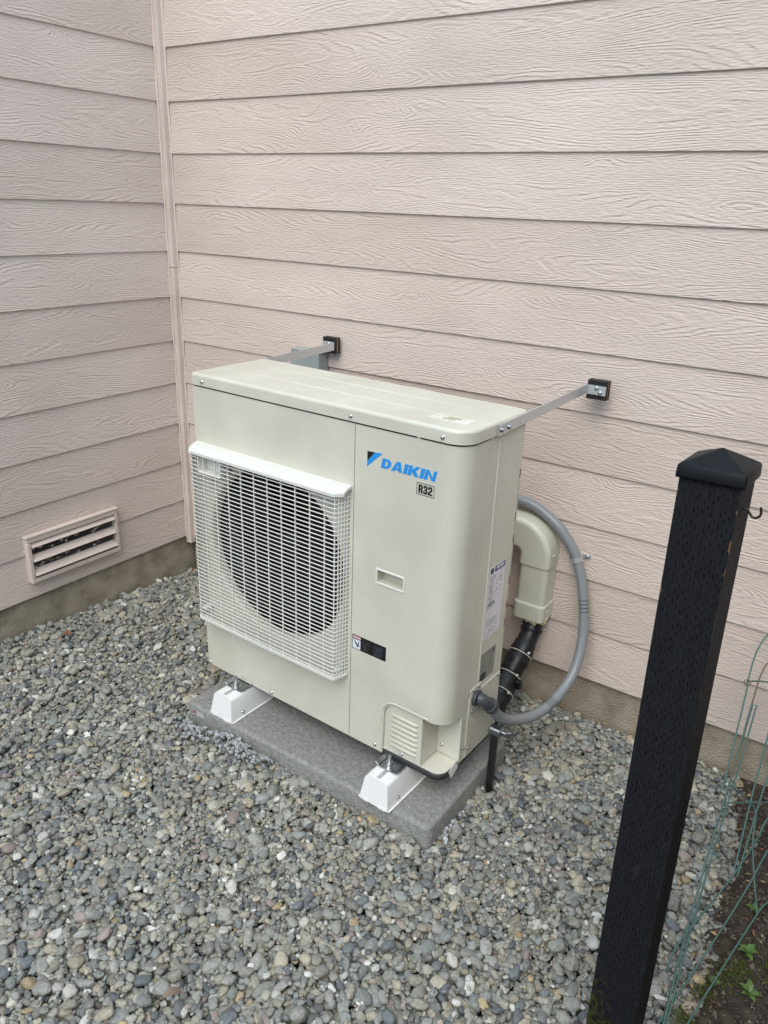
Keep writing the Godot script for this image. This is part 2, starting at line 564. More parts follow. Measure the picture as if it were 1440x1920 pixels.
func unit() -> void:
	var u := thing("outdoor_unit", "cream metal heat pump outdoor unit with fan grille and blue logo", "heat pump", UNIT, YAW)
	var sm := screw_mesh()
	var F := Vector3(0, 0, 1)
	var S := Vector3(1, 0, 0)
	# lid
	var st := mb()
	var rad := [0.02, 0.02, 0.054, 0.014]
	var rings := []
	for q in [[0.9885, 0.0], [0.9915, 0.0008], [0.9940, 0.0027], [0.9958, 0.0055], [0.9965, 0.009]]:
		rings.append(rrect(-0.004, UW + 0.004, -UD - 0.004, 0.004, rad, q[0], q[1]))
	loft(st, rings)
	fan_cap(st, rings[-1], Vector3.UP)
	var sk := []
	for q in [[0.9615, 0.008], [0.9615, 0.0], [0.9885, 0.0]]:
		sk.append(rrect(-0.004, UW + 0.004, -UD - 0.004, 0.004, rad, q[0], q[1]))
	loft(st, [sk[0], sk[1]], true, true, false, 3)
	loft(st, [sk[1], sk[2]], true, true, false, 2)
	fan_cap(st, sk[0], Vector3.DOWN)
	var lid := obj("lid", st, M.paint, u)
	for b in [[-0.105, 0.10, 0.84], [-0.205, 0.12, 0.86]]:
		st = mb()
		var pts := []
		for i in 25:
			pts.append(Vector3(lerpf(b[1], b[2], i / 24.0), 0.9930 + 0.001 * sin(PI * i / 24.0), b[0]))
		tube(st, pts, 0.0042, 8)
		obj("pressed_rib", st, M.paint, lid)
	for a in [0.049, 0.603, 0.877]:
		inst("screw", sm, M.screw, lid, facing(F, Vector3(a, 0.974, 0.004)))
	# clear caution sticker on the lid
	var im := Image.create(128, 48, false, Image.FORMAT_RGB8)
	im.fill(Color(0.87, 0.87, 0.83))
	rng.seed = 12
	text_rows(im, Rect2i(4, 4, 110, 40), Color(0.72, 0.72, 0.68), 6, 2, 0.7)
	im.fill_rect(Rect2i(46, 10, 44, 9), Color(0.55, 0.50, 0.25))
	im.fill_rect(Rect2i(40, 26, 40, 8), Color(0.62, 0.56, 0.32))
	sticker("caution_sticker", tex_mat(im), lid, [Vector3(0.795, 0.9966, -0.10), Vector3(0.905, 0.9966, -0.10), Vector3(0.905, 0.9966, -0.055), Vector3(0.795, 0.9966, -0.055)], Vector3.UP)

	# front panel on the fan side, with the round fan opening
	st = mb()
	var c := Vector2(0.320, 0.50)
	var R := 0.272
	var x0 := 0.002
	var x1 := 0.6145
	var y0 := 0.0
	var y1 := 0.9565
	var angs := []
	for k in 72: angs.append(TAU * k / 72)
	for q in [Vector2(x0, y0), Vector2(x1, y0), Vector2(x1, y1), Vector2(x0, y1)]:
		angs.append(fposmod((q - c).angle(), TAU))
	angs.sort()
	var ring_o := []
	var ring_i := []
	for an in angs:
		var d := Vector2(cos(an), sin(an))
		var t := 10.0
		if d.x > 1e-6: t = min(t, (x1 - c.x) / d.x)
		if d.x < -1e-6: t = min(t, (x0 - c.x) / d.x)
		if d.y > 1e-6: t = min(t, (y1 - c.y) / d.y)
		if d.y < -1e-6: t = min(t, (y0 - c.y) / d.y)
		var po := c + d * t
		ring_o.append(Vector3(po.x, po.y, 0))
		ring_i.append(Vector3(c.x + d.x * R, c.y + d.y * R, 0))
	for k in angs.size():
		var k2 := (k + 1) % angs.size()
		quad(st, ring_o[k], ring_o[k2], ring_i[k2], ring_i[k], F)
	# folded edges
	quad(st, Vector3(x0, y0, 0), Vector3(x1, y0, 0), Vector3(x1, y0, -0.02), Vector3(x0, y0, -0.02), Vector3.DOWN)
	quad(st, Vector3(x1, y0, 0), Vector3(x1, y1, 0), Vector3(x1, y1, -0.012), Vector3(x1, y0, -0.012), S)
	var fp := obj("fan_panel", st, M.paint, u)
	for a in [[0.013, 0.010], [0.299, 0.012]]:
		inst("screw", sm, M.screw, fp, facing(F, Vector3(a[0], a[1], 0.0)))
	st = mb()
	var axis := Transform3D(Basis(Vector3(1, 0, 0), PI / 2), Vector3(c.x, c.y, 0))
	lathe(st, [[R, 0.0], [R - 0.004, -0.002], [R - 0.007, -0.007], [R - 0.009, -0.015], [R - 0.010, -0.030]], axis, 72)
	obj("bell_mouth", st, M.paint, u)
	# fan
	var fan := Node3D.new()
	fan.name = "fan"
	u.add_child(fan, true)
	fan.position = Vector3(c.x, c.y, -0.075)
	st = mb()
	lathe(st, [[0.0, 0.035], [0.04, 0.033], [0.06, 0.024], [0.064, 0.0], [0.064, -0.04]], Transform3D(Basis(Vector3(1, 0, 0), PI / 2), Vector3.ZERO), 32)
	obj("hub", st, M.fan, fan)
	var bl := mb()
	for i in 10:
		for j in 10:
			var q := []
			for e in [[i, j], [i + 1, j], [i + 1, j + 1], [i, j + 1]]:
				var rr: float = lerpf(0.058, 0.246, e[0] / 10.0)
				var an: float = (e[1] / 10.0 - 0.5) * lerpf(1.75, 2.02, e[0] / 10.0) + 0.5 * e[0] / 10.0
				q.append(Vector3(cos(an) * rr, sin(an) * rr, 0.03 - 0.07 * e[1] / 10.0))
			bl.set_smooth_group(1)
			quad(bl, q[0], q[1], q[2], q[3], F)
	var blade := done(bl)
	for k in 3:
		inst("blade", blade, M.fan, fan, Transform3D(Basis(Vector3(0, 0, 1), TAU * k / 3 + 0.4), Vector3.ZERO))
	# dark chamber behind the fan with the finned coil
	st = mb()
	bx(st, Vector3(0.612, 0.48, -0.155), Vector3(0.004, 0.92, 0.26))
	bx(st, Vector3(0.006, 0.48, -0.155), Vector3(0.004, 0.92, 0.26))
	bx(st, Vector3(0.31, 0.945, -0.155), Vector3(0.60, 0.004, 0.26))
	bx(st, Vector3(0.31, 0.020, -0.155), Vector3(0.60, 0.004, 0.26))
	obj("chamber_wall", st, M.galvanised, u)
	st = mb()
	for k in 240:
		bx(st, Vector3(0.012 + k * 0.0025, 0.48, -0.272), Vector3(0.0004, 0.92, 0.044))
	obj("coil_fins", st, M.fin, u).set_meta("kind", "stuff")
	st = mb()
	bx(st, Vector3(0.001, 0.478, -UD / 2), Vector3(0.002, 0.955, UD - 0.004))
	obj("end_panel", st, M.paint, u)
	st = mb()
	bx(st, Vector3(0.777, 0.478, -UD + 0.001), Vector3(0.32, 0.955, 0.002))
	obj("rear_panel", st, M.paint, u)
	st = mb()
	for k in 14: bx(st, Vector3(0.31, 0.03 + k * 0.07, -UD + 0.002), Vector3(0.60, 0.003, 0.003))
	for k in 9: bx(st, Vector3(0.02 + k * 0.073, 0.485, -UD + 0.002), Vector3(0.003, 0.92, 0.003))
	obj("rear_guard", st, M.grille, u)

	# front panel on the service side: flat, then a rounded corner, then the side
	var cut := 0.178
	var prof := []   # [point, bottom y]
	var xs := [0.6165, 0.64, 0.699, 0.7375]
	for x in xs: prof.append([Vector3(x, 0, 0), 0.0])
	for k in 7:
		var an := PI - PI * 0.5 * k / 6.0
		prof.append([Vector3(0.777 + cos(an) * 0.038, 0, 0), cut - 0.040 + sin(an) * 0.040])
	prof.append([Vector3(0.784, 0, 0), cut])
	prof.append([Vector3(0.884, 0, 0), cut])
	for k in 9:
		var an := PI * 0.5 - PI * 0.5 * k / 8.0
		prof.append([Vector3(UW - 0.052 + cos(an) * 0.052, 0, -0.052 + sin(an) * 0.052), cut - 0.004 * k / 8.0])
	prof.append([Vector3(UW, 0, -0.085), cut - 0.008])
	prof.append([Vector3(UW, 0, -0.113), cut - 0.010])
	st = mb()
	for i in prof.size() - 1:
		var a: Array = prof[i]
		var b: Array = prof[i + 1]
		var ys := [0.54, 0.575]
		st.set_smooth_group(1)
		var out: Vector3 = F if a[0].x < 0.885 else (F + S if a[0].x < UW - 0.001 else S)
		var la: float = a[1]
		var lb: float = b[1]
		var inside: bool = a[0].x >= 0.6985 and b[0].x <= 0.7845 and b[0].z > -0.001
		for seg in 3:
			var ta: float = [0.54, 0.575, 0.9565][seg]
			if not (seg == 1 and inside):
				quad(st, Vector3(a[0].x, la, a[0].z), Vector3(b[0].x, lb, b[0].z), Vector3(b[0].x, ta, b[0].z), Vector3(a[0].x, ta, a[0].z), out)
			la = ta
			lb = ta
		# folded lower edge
		st.set_smooth_group(-1)
		var inn: Vector3 = -out.normalized() * 0.006
		quad(st, Vector3(a[0].x, a[1], a[0].z), Vector3(b[0].x, b[1], b[0].z), Vector3(b[0].x, b[1] + 0.0005, b[0].z) + inn, Vector3(a[0].x, a[1] + 0.0005, a[0].z) + inn, Vector3.DOWN)
	var sp := obj("service_panel", st, M.paint, u)
	inst("screw", sm, M.screw, sp, facing(F, Vector3(0.711, 0.016, 0.0)))
	# rounded bead pressed round the louvre opening
	st = mb()
	var bead := []
	for y in [0.004, 0.05, 0.10]: bead.append(Vector3(0.7335, y, -0.0005))
	for k in 9:
		var an := PI - PI * 0.5 * k / 8.0
		bead.append(Vector3(0.777 + cos(an) * 0.0435, 0.140 + sin(an) * 0.0435, -0.0005))
	for x in [0.80, 0.84, 0.885]: bead.append(Vector3(x, 0.1835, -0.0005))
	tube(st, bead, 0.0028, 8)
	obj("pressed_bead", st, M.paint, sp)
	# hand grip pocket
	st = mb()
	var hx := [0.699, 0.784]
	var hy := [0.540, 0.575]
	quad(st, Vector3(hx[0], hy[0], -0.03), Vector3(hx[1], hy[0], -0.03), Vector3(hx[1], hy[1], -0.03), Vector3(hx[0], hy[1], -0.03), F)
	for e in [[hx[0], hy[0], hx[1], hy[0], Vector3.UP], [hx[0], hy[1], hx[1], hy[1], Vector3.DOWN], [hx[0], hy[0], hx[0], hy[1], S], [hx[1], hy[0], hx[1], hy[1], -S]]:
		quad(st, Vector3(e[0], e[1], -0.03), Vector3(e[2], e[3], -0.03), Vector3(e[2], e[3], 0.0), Vector3(e[0], e[1], 0.0), e[4])
	obj("hand_grip", st, M.paint, u)
	st = mb()
	for e in [[0.7415, 0.5775, 0.093, 0.006], [0.7415, 0.5375, 0.093, 0.006], [0.6975, 0.5575, 0.006, 0.0338], [0.7855, 0.5575, 0.006, 0.0338]]:
		bx(st, Vector3(e[0], e[1], 0.0008), Vector3(e[2], e[3], 0.0035), 0.0014)
	obj("grip_rim", st, M.grille, u)

	# louvred plate in the lower corner
	st = mb()
	bx(st, Vector3(0.809, 0.097, -0.006), Vector3(0.114, 0.166, 0.002), 0.0005)
	bx(st, Vector3(0.746, 0.0905, -0.0085), Vector3(0.018, 0.175, 0.002), 0.0005)
	bx(st, Vector3(0.8655, 0.0905, -0.050), Vector3(0.002, 0.145, 0.082), 0.0005)
	var lp := obj("louvre_plate", st, M.paint, u)
	for k in 7:
		st = mb()
		var y := 0.042 + k * 0.0168
		tube(st, [Vector3(0.764, y, -0.0055), Vector3(0.768, y, -0.0045), Vector3(0.848, y, -0.0045), Vector3(0.852, y, -0.0055)], [0.002, 0.0052, 0.0052, 0.002], 8)
		obj("louvre_ridge", st, M.paint, lp)
	inst("screw", sm, M.screw, lp, facing(F, Vector3(0.802, 0.024, -0.005)))
	# niche behind the rounded corner
	st = mb()
	bx(st, Vector3(0.9035, 0.095, -0.091), Vector3(0.073, 0.155, 0.002), 0.0)
	obj("niche_wall", st, M.paint, u)
	st = mb()
	rings = []
	for q in [[-0.006, 0.004], [-0.006, 0.0], [0.014, 0.0], [0.014, 0.003]]:
		rings.append(rrect(0.008, UW - 0.002, -UD + 0.004, -0.004, [0.01, 0.01, 0.034, 0.01], q[0], q[1]))
	loft(st, rings)
	fan_cap(st, rings[0], Vector3.DOWN)
	obj("base_pan", st, M.pan, u)
	st = mb()
	rings = []
	for q in [[0.0142, 0.001], [0.0165, 0.0005], [0.0165, 0.004], [0.0150, 0.006]]:
		rings.append(rrect(0.008, UW - 0.002, -UD + 0.004, -0.004, [0.01, 0.01, 0.034, 0.01], q[0], q[1]))
	loft(st, rings)
	fan_cap(st, rings[-1], Vector3.UP)
	obj("pan_floor", st, M.paint, u)
	for e in [[0.872, 0.045, -0.06], [0.876, 0.15, -0.088]]:
		inst("screw", sm, M.screw, u, facing(F, Vector3(e[0] + 0.01, e[1], -0.0895)))
	st = mb()
	cbox(st, Transform3D(Basis(Vector3(1, 0, 0), 0.5), Vector3(UW + 0.001, 0.006, -0.062)), Vector3(0.001, 0.034, 0.040))
	obj("hang_tag", st, M.print_white, u)

	# side panel behind the corner
	st = mb()
	bx(st, Vector3(UW - 0.0025, 0.482, -0.2075), Vector3(0.003, 0.954, 0.1845), 0.0008)
	bx(st, Vector3(UW - 0.0025, 0.0875, -0.1025), Vector3(0.003, 0.165, 0.024), 0.0)
	var side := obj("side_panel", st, M.paint, u)
	st = mb()
	tube(st, [Vector3(UW - 0.002, 0.25, -0.165), Vector3(UW - 0.0016, 0.27, -0.165), Vector3(UW - 0.0016, 0.93, -0.165), Vector3(UW - 0.002, 0.945, -0.170)], 0.0032, 8)
	obj("pressed_rib", st, M.paint, side)
	st = mb()
	bx(st, Vector3(UW, 0.110, -0.208), Vector3(0.003, 0.205, 0.176), 0.001)
	obj("valve_cover", st, M.paint, side)
	st = mb()
	bx(st, Vector3(UW + 0.0022, 0.195, -0.150), Vector3(0.003, 0.085, 0.060), 0.001)
	obj("conduit_plate", st, M.paint, side)
	for e in [[0.230, -0.136], [0.230, -0.166], [0.160, -0.136], [0.160, -0.166], [0.035, -0.135], [0.035, -0.285], [0.205, -0.287], [0.052, -0.106]]:
		inst("screw", sm, M.screw, side, facing(S, Vector3(UW + (0.0035 if e[0] > 0.15 and e[1] > -0.2 else 0.0015), e[0], e[1])))

	# printed stickers
	rng.seed = 31
	im = Image.create(256, 96, false, Image.FORMAT_RGB8)
	im.fill(Color(0.035, 0.035, 0.05))
	im.fill_rect(Rect2i(4, 4, 60, 22), Color(0.62, 0.10, 0.10))
	im.fill_rect(Rect2i(4, 28, 60, 64), Color(0.86, 0.89, 0.93))
	# pictogram: a hand meeting fan blades
	for y in 52:
		var w := int(14 - absf(y - 20) * 0.5)
		if y < 40: im.fill_rect(Rect2i(12 + int(y * 0.55), 32 + y, max(w, 4), 1), Color(0.05, 0.06, 0.09))
		if y > 6 and y < 44: im.fill_rect(Rect2i(52 - int(y * 0.42), 34 + y, 7, 1), Color(0.05, 0.06, 0.09))
	im.fill_rect(Rect2i(40, 66, 18, 4), Color(0.05, 0.06, 0.09))
	im.fill_rect(Rect2i(46, 60, 4, 20), Color(0.05, 0.06, 0.09))
	text_rows(im, Rect2i(72, 12, 80, 78), Color(0.36, 0.34, 0.36), 8, 3, 0.8)
	text_rows(im, Rect2i(160, 18, 86, 70), Color(0.34, 0.35, 0.40), 6, 3, 0.85)
	sticker("warning_sticker", tex_mat(im), sp, [Vector3(0.6205, 0.351, 0), Vector3(0.7375, 0.351, 0), Vector3(0.7375, 0.3065, 0), Vector3(0.6205, 0.3065, 0)], F)
	lettering("warning_heading", "DANGER", sp, Vector3(0.637, 0.3445, 0.0009), Basis(), 0.0062, M.print_white, 0.8)
	im = Image.create(128, 320, false, Image.FORMAT_RGB8)
	im.fill(Color(0.90, 0.89, 0.91))
	im.fill_rect(Rect2i(44, 2, 82, 26), Color(0.08, 0.16, 0.42))
	im.fill_rect(Rect2i(8, 4, 26, 24), Color(0.13, 0.16, 0.30))
	text_rows(im, Rect2i(8, 36, 50, 150), Color(0.42, 0.42, 0.52), 4, 2, 0.85)
	text_rows(im, Rect2i(62, 60, 26, 90), Color(0.34, 0.34, 0.44), 9, 3, 0.8)
	text_rows(im, Rect2i(88, 34, 36, 130), Color(0.45, 0.45, 0.54), 12, 2, 0.6)
	im.fill_rect(Rect2i(6, 160, 60, 14), Color(0.50, 0.51, 0.58))
	text_rows(im, Rect2i(8, 186, 56, 40), Color(0.40, 0.40, 0.50), 9, 2, 0.5)
	text_rows(im, Rect2i(8, 236, 110, 36), Color(0.50, 0.50, 0.56), 4, 2, 0.9)
	text_rows(im, Rect2i(8, 280, 100, 34), Color(0.40, 0.40, 0.48), 8, 3, 0.7)
	for i in 30:   # pen scribble
		im.fill_rect(Rect2i(96 + int(8 * sin(i * 0.9)), 54 + i, 3, 2), Color(0.2, 0.2, 0.3))
	var sx := UW - 0.0010
	sticker("notice_sticker", tex_mat(im), side, [Vector3(sx, 0.587, -0.174), Vector3(sx, 0.587, -0.262), Vector3(sx, 0.3705, -0.262), Vector3(sx, 0.3705, -0.174)], S)
	lettering("notice_heading", "NOTICE", side, Vector3(sx + 0.0009, 0.5775, -0.233), Basis(Vector3.UP, PI / 2), 0.009, M.print_white, 0.9)
	im = Image.create(128, 144, false, Image.FORMAT_RGB8)
	im.fill(Color(0.58, 0.58, 0.56))
	im.fill_rect(Rect2i(0, 0, 128, 10), Color(0.48, 0.48, 0.46))
	text_rows(im, Rect2i(6, 16, 60, 80), Color(0.38, 0.38, 0.37), 6, 2, 0.8)
	text_rows(im, Rect2i(70, 16, 52, 100), Color(0.36, 0.36, 0.35), 7, 3, 0.8)
	im.fill_rect(Rect2i(4, 104, 52, 36), Color(0.14, 0.13, 0.13))
	im.fill_rect(Rect2i(102, 12, 18, 18), Color(0.25, 0.25, 0.25))
	sticker("rating_plate", tex_mat(im, 0.3), side, [Vector3(sx, 0.323, -0.172), Vector3(sx, 0.323, -0.254), Vector3(sx, 0.232, -0.254), Vector3(sx, 0.232, -0.172)], S)
	im = Image.create(16, 256, false, Image.FORMAT_RGB8)
	im.fill(Color(0.75, 0.73, 0.70))
	for y in [2, 60, 92, 150, 188, 214]:
		im.fill_rect(Rect2i(0, y, 16, 11), Color(0.50, 0.10, 0.10))
	text_rows(im, Rect2i(0, 16, 16, 236), Color(0.5, 0.48, 0.46), 5, 2, 0.5)
	sticker("caution_strip", tex_mat(im), side, [Vector3(sx, 0.84, -0.2915), Vector3(sx, 0.84, -0.2985), Vector3(sx, 0.30, -0.2985), Vector3(sx, 0.30, -0.2915)], S)

	logo(sp)
	grille(u, sm)
	mounting_feet(u)

func logo(parent: Node) -> void:
	var lg := Node3D.new()
	lg.name = "logo"
	parent.add_child(lg, true)
	var st := mb()
	poly(st, PackedVector2Array([Vector2(0.656, 0.8935), Vector2(0.680, 0.8945), Vector2(0.6565, 0.868)]), Transform3D(), 0.0, 0.0006)
	obj("black_corner", st, M.ink, lg)
	st = mb()
	poly(st, PackedVector2Array([Vector2(0.6805, 0.8945), Vector2(0.704, 0.896), Vector2(0.6555, 0.8525), Vector2(0.6563, 0.867)]), Transform3D(), 0.0, 0.0006)
	obj("blue_stripe", st, M.blue, lg)
	var L := 0.46
	var letters := [
		[1.22, [[0, 0, L, 0, L, 1, 0, 1], [L, 0.0, 0.72, 0, 1.0, 0.14, 1.18, 0.36, 1.18, 0.66, 1.02, 0.86, 0.74, 1, L, 1, L, 0.76, 0.60, 0.76, 0.74, 0.66, 0.77, 0.5, 0.74, 0.34, 0.60, 0.24, L, 0.24]]],
		[1.42, [[0.0, 0, 0.50, 1, 0.66, 1, 0.70, 0.70, 0.46, 0], [0.66, 1, 0.98, 1, 1.40, 0, 0.93, 0, 0.70, 0.70], [0.45, 0.16, 0.95, 0.16, 0.89, 0.36, 0.52, 0.36]]],
		[0.46, [[0, 0, L, 0, L, 1, 0, 1]]],
		[1.40, [[0, 0, L, 0, L, 1, 0, 1], [L, 0.62, 0.82, 1, 1.38, 1, 0.90, 0.55, 1.40, 0, 0.84, 0, L, 0.40]]],
		[0.46, [[0, 0, L, 0, L, 1, 0, 1]]],
		[1.32, [[0, 0, 0.40, 0, 0.40, 1, 0, 1], [0.40, 1, 0.92, 0.36, 0.92, 0, 0.40, 0.64], [0.92, 0, 1.32, 0, 1.32, 1, 0.92, 1]]],
	]
	var total := 0.0
	for l in letters: total += l[0] + 0.07
	total -= 0.07
	var hgt := 0.0262
	var k := 0.1615 / total
	var x := 0.0
	st = mb()
	for l in letters:
		for p in l[1]:
			var pts := PackedVector2Array()
			for i in range(0, p.size(), 2):
				pts.append(Vector2(0.699 + (x + p[i]) * k + p[i + 1] * hgt * 0.22, 0.8590 + p[i + 1] * hgt))
			poly(st, pts, Transform3D(), 0.0, 0.0006)
		x += l[0] + 0.07
	obj("lettering", st, M.blue, lg)
	# refrigerant mark in its outlined box
	var r := Node3D.new()
	r.name = "refrigerant_mark"
	parent.add_child(r, true)
	st = mb()
	for e in [[0.8095, 0.8605, 0.8462, 0.8475], [0.8095, 0.8605, 0.8168, 0.8181], [0.8095, 0.8108, 0.8181, 0.8462], [0.8592, 0.8605, 0.8181, 0.8462]]:
		bx(st, Vector3((e[0] + e[1]) / 2, (e[2] + e[3]) / 2, 0.0003), Vector3(e[1] - e[0], e[3] - e[2], 0.0006))
	obj("box_outline", st, M.ink, r)
	st = mb()
	var glyphs := [
		[[0, 0.25, 0, 1], [0.25, 0.56, 0.80, 1], [0.37, 0.62, 0.56, 0.80], [0.25, 0.58, 0.40, 0.56], [0.37, 0.62, 0, 0.40]],
		[[0.04, 0.58, 0.81, 1], [0.37, 0.62, 0.59, 0.81], [0.18, 0.57, 0.42, 0.59], [0.37, 0.62, 0.19, 0.42], [0.04, 0.58, 0, 0.19], [0, 0.24, 0.19, 0.32], [0, 0.24, 0.68, 0.81]],
		[[0.04, 0.58, 0.81, 1], [0.37, 0.62, 0.56, 0.81], [0.22, 0.56, 0.40, 0.56], [0.02, 0.32, 0.19, 0.40], [0, 0.62, 0, 0.19], [0, 0.24, 0.66, 0.81]],
	]
	for gi in 3:
		for e in glyphs[gi]:
			var gx := 0.8150 + gi * 0.0138
			var x0: float = gx + e[0] * 0.0198
			var x1: float = gx + e[1] * 0.0198
			bx(st, Vector3((x0 + x1) / 2, 0.8213 + (e[2] + e[3]) * 0.5 * 0.0216, 0.0003), Vector3(x1 - x0, (e[3] - e[2]) * 0.0216, 0.0006))
	obj("lettering", st, M.ink, r)

func grille(u: Node3D, sm: Mesh) -> void:
	var g := Node3D.new()
	g.name = "fan_grille"
	u.add_child(g, true)
	var xl := 0.016
	var xr := 0.604
	var b := 0.046
	var path := [Vector3(xl, 0, 0.001), Vector3(xl + 0.011, 0, 0.038), Vector3(xl + 0.0125, 0, 0.0425), Vector3(xl + 0.017, 0, b), Vector3((xl + xr) / 2, 0, b + 0.001), Vector3(xr - 0.017, 0, b), Vector3(xr - 0.0125, 0, 0.0425), Vector3(xr - 0.011, 0, 0.038), Vector3(xr, 0, 0.001)]
	var st := mb()
	tube(st, path, 0.00165, 6)
	var hb := done(st)
	# bars beside the hand pocket stop at its walls
	st = mb()
	tube(st, [path[0], path[1], path[2], path[3], Vector3(0.063, 0, b + 0.0002)], 0.00165, 6)
	var hb3 := done(st)
	st = mb()
	tube(st, [Vector3(0.159, 0, b + 0.001), path[4], path[5], path[6], path[7], path[8]], 0.00165, 6)
	var hb2 := done(st)
	var ylo := 0.2226
	var yhi := 0.7567
	var n := 43
	for i in n:
		var yb := lerpf(ylo, yhi, float(i) / (n - 1))
		var cut := yb > 0.714
		inst("grille_bar", hb2 if cut else hb, M.grille, g, Transform3D(Basis(), Vector3(0, yb, 0)))
		if cut: inst("grille_bar", hb3, M.grille, g, Transform3D(Basis(), Vector3(0, yb, 0)))
	# uprights on the front and round both ends
	var ups := []
	for k in 10: ups.append(Vector3(xr - 0.051 - 0.0524 * k, 0, b - 0.002))
	ups.append(Vector3(xr - 0.0165, 0, b - 0.0025))
	ups.append(Vector3(xl + 0.0165, 0, b - 0.0025))
	for e in [[0.0102, 0.035], [0.0075, 0.026], [0.0048, 0.017], [0.0022, 0.008]]:
		ups.append(Vector3(xr - e[0], 0, e[1]))
		ups.append(Vector3(xl + e[0], 0, e[1]))
	st = mb()
	bx(st, Vector3(0, 0.4925, 0), Vector3(0.0026, 0.556, 0.005), 0.0008)
	var vb := done(st)
	for p in ups:
		inst("grille_upright", vb, M.grille, g, Transform3D(Basis(), p))
	# hood along the top
	st = mb()
	var prof := [[0.0005, 0.789], [0.030, 0.785], [0.052, 0.778], [0.0545, 0.775], [0.0545, 0.767], [0.050, 0.7665], [0.048, 0.771], [0.028, 0.777], [0.0005, 0.780]]
	var rings := []
	for e in [[xl - 0.006, 0.62], [xl + 0.000, 0.74], [xl + 0.014, 1.0], [xr - 0.014, 1.0], [xr - 0.0, 0.74], [xr + 0.005, 0.62]]:
		var ring := []
		for p in prof: ring.append(Vector3(e[0], p[1], p[0] * e[1]))
		rings.append(ring)
	st.set_smooth_group(-1)
	for i in rings.size() - 1:
		for k in prof.size():
			var k2 := (k + 1) % prof.size()
			quad(st, rings[i][k], rings[i][k2], rings[i + 1][k2], rings[i + 1][k], (rings[i][k] + rings[i][k2]) * 0.5 - Vector3(rings[i][0].x, 0.777, 0.028))
	fan_cap(st, rings[0], Vector3(-1, 0, 0))
	fan_cap(st, rings[-1], Vector3(1, 0, 0))
	obj("hood", st, M.grille, g)
	# bottom rail
	st = mb()
	var low := []
	for p in path: low.append(p + Vector3(0, 0.2115, 0))
	tube(st, low, 0.0058, 4, true, PI / 4)
	obj("bottom_rail", st, M.grille, g)
	# hand pocket in the top corner
	st = mb()
	var x0 := 0.064
	var x1 := 0.158
	var y0 := 0.715
	var y1 := 0.768
	bx(st, Vector3((x0 + x1) / 2, y0, b - 0.014), Vector3(x1 - x0, 0.004, 0.036), 0.001)
	bx(st, Vector3((x0 + x1) / 2, (y0 + y1) / 2, b - 0.034), Vector3(x1 - x0, y1 - y0, 0.003), 0.0)
	for x in [x0, x1]:
		bx(st, Vector3(x, (y0 + y1) / 2 + 0.002, b - 0.015), Vector3(0.003, y1 - y0, 0.036), 0.0)
	obj("hand_pocket", st, M.grille, g)
	# moulded bosses in the lower corners
	for x in [xl + 0.018, xr - 0.016]:
		st = mb()
		lathe(st, [[0.010, 0.0], [0.009, 0.034], [0.006, 0.036], [0.0, 0.036]], facing(Vector3(0, 0, 1), Vector3(x, 0.236, 0.0)), 14)
		obj("fixing_boss", st, M.grille, g)
		inst("screw", sm, M.screw, g, facing(Vector3(0, 0, 1), Vector3(x, 0.236, 0.036)))

func mounting_feet(u: Node3D) -> void:
	for a in [0.172, 0.789]:
		var f := Node3D.new()
		f.name = "mounting_foot"
		u.add_child(f, true)
		f.position = Vector3(a, 0, 0)
		var st := mb()
		# folded plate reaching out from under the pan
		bx(st, Vector3(0, -0.0045, 0.005), Vector3(0.062, 0.003, 0.085), 0.001)
		cbox(st, Transform3D(Basis(Vector3(0, 0, 1), 0.5), Vector3(0.034, 0.001, 0.005)), Vector3(0.014, 0.003, 0.085), 0.001)
		cbox(st, Transform3D(Basis(Vector3(0, 0, 1), -0.5), Vector3(-0.034, 0.001, 0.005)), Vector3(0.014, 0.003, 0.085), 0.001)
		obj("foot_plate", st, M.steel, f)
		st = mb()
		tube(st, [Vector3(0, -0.006, 0.034), Vector3(0, 0.036, 0.034)], 0.0056, 12)
		obj("bolt", st, M.screw, f)
		st = mb()
		tube(st, [Vector3(0, -0.003, 0.034), Vector3(0, -0.0005, 0.034)], 0.0150, 16)
		tube(st, [Vector3(0, -0.0004, 0.034), Vector3(0, 0.0085, 0.034)], 0.0115, 6)
		tube(st, [Vector3(0, 0.0090, 0.034), Vector3(0, 0.0165, 0.034)], 0.0105, 6)
		obj("nut", st, M.screw, f)

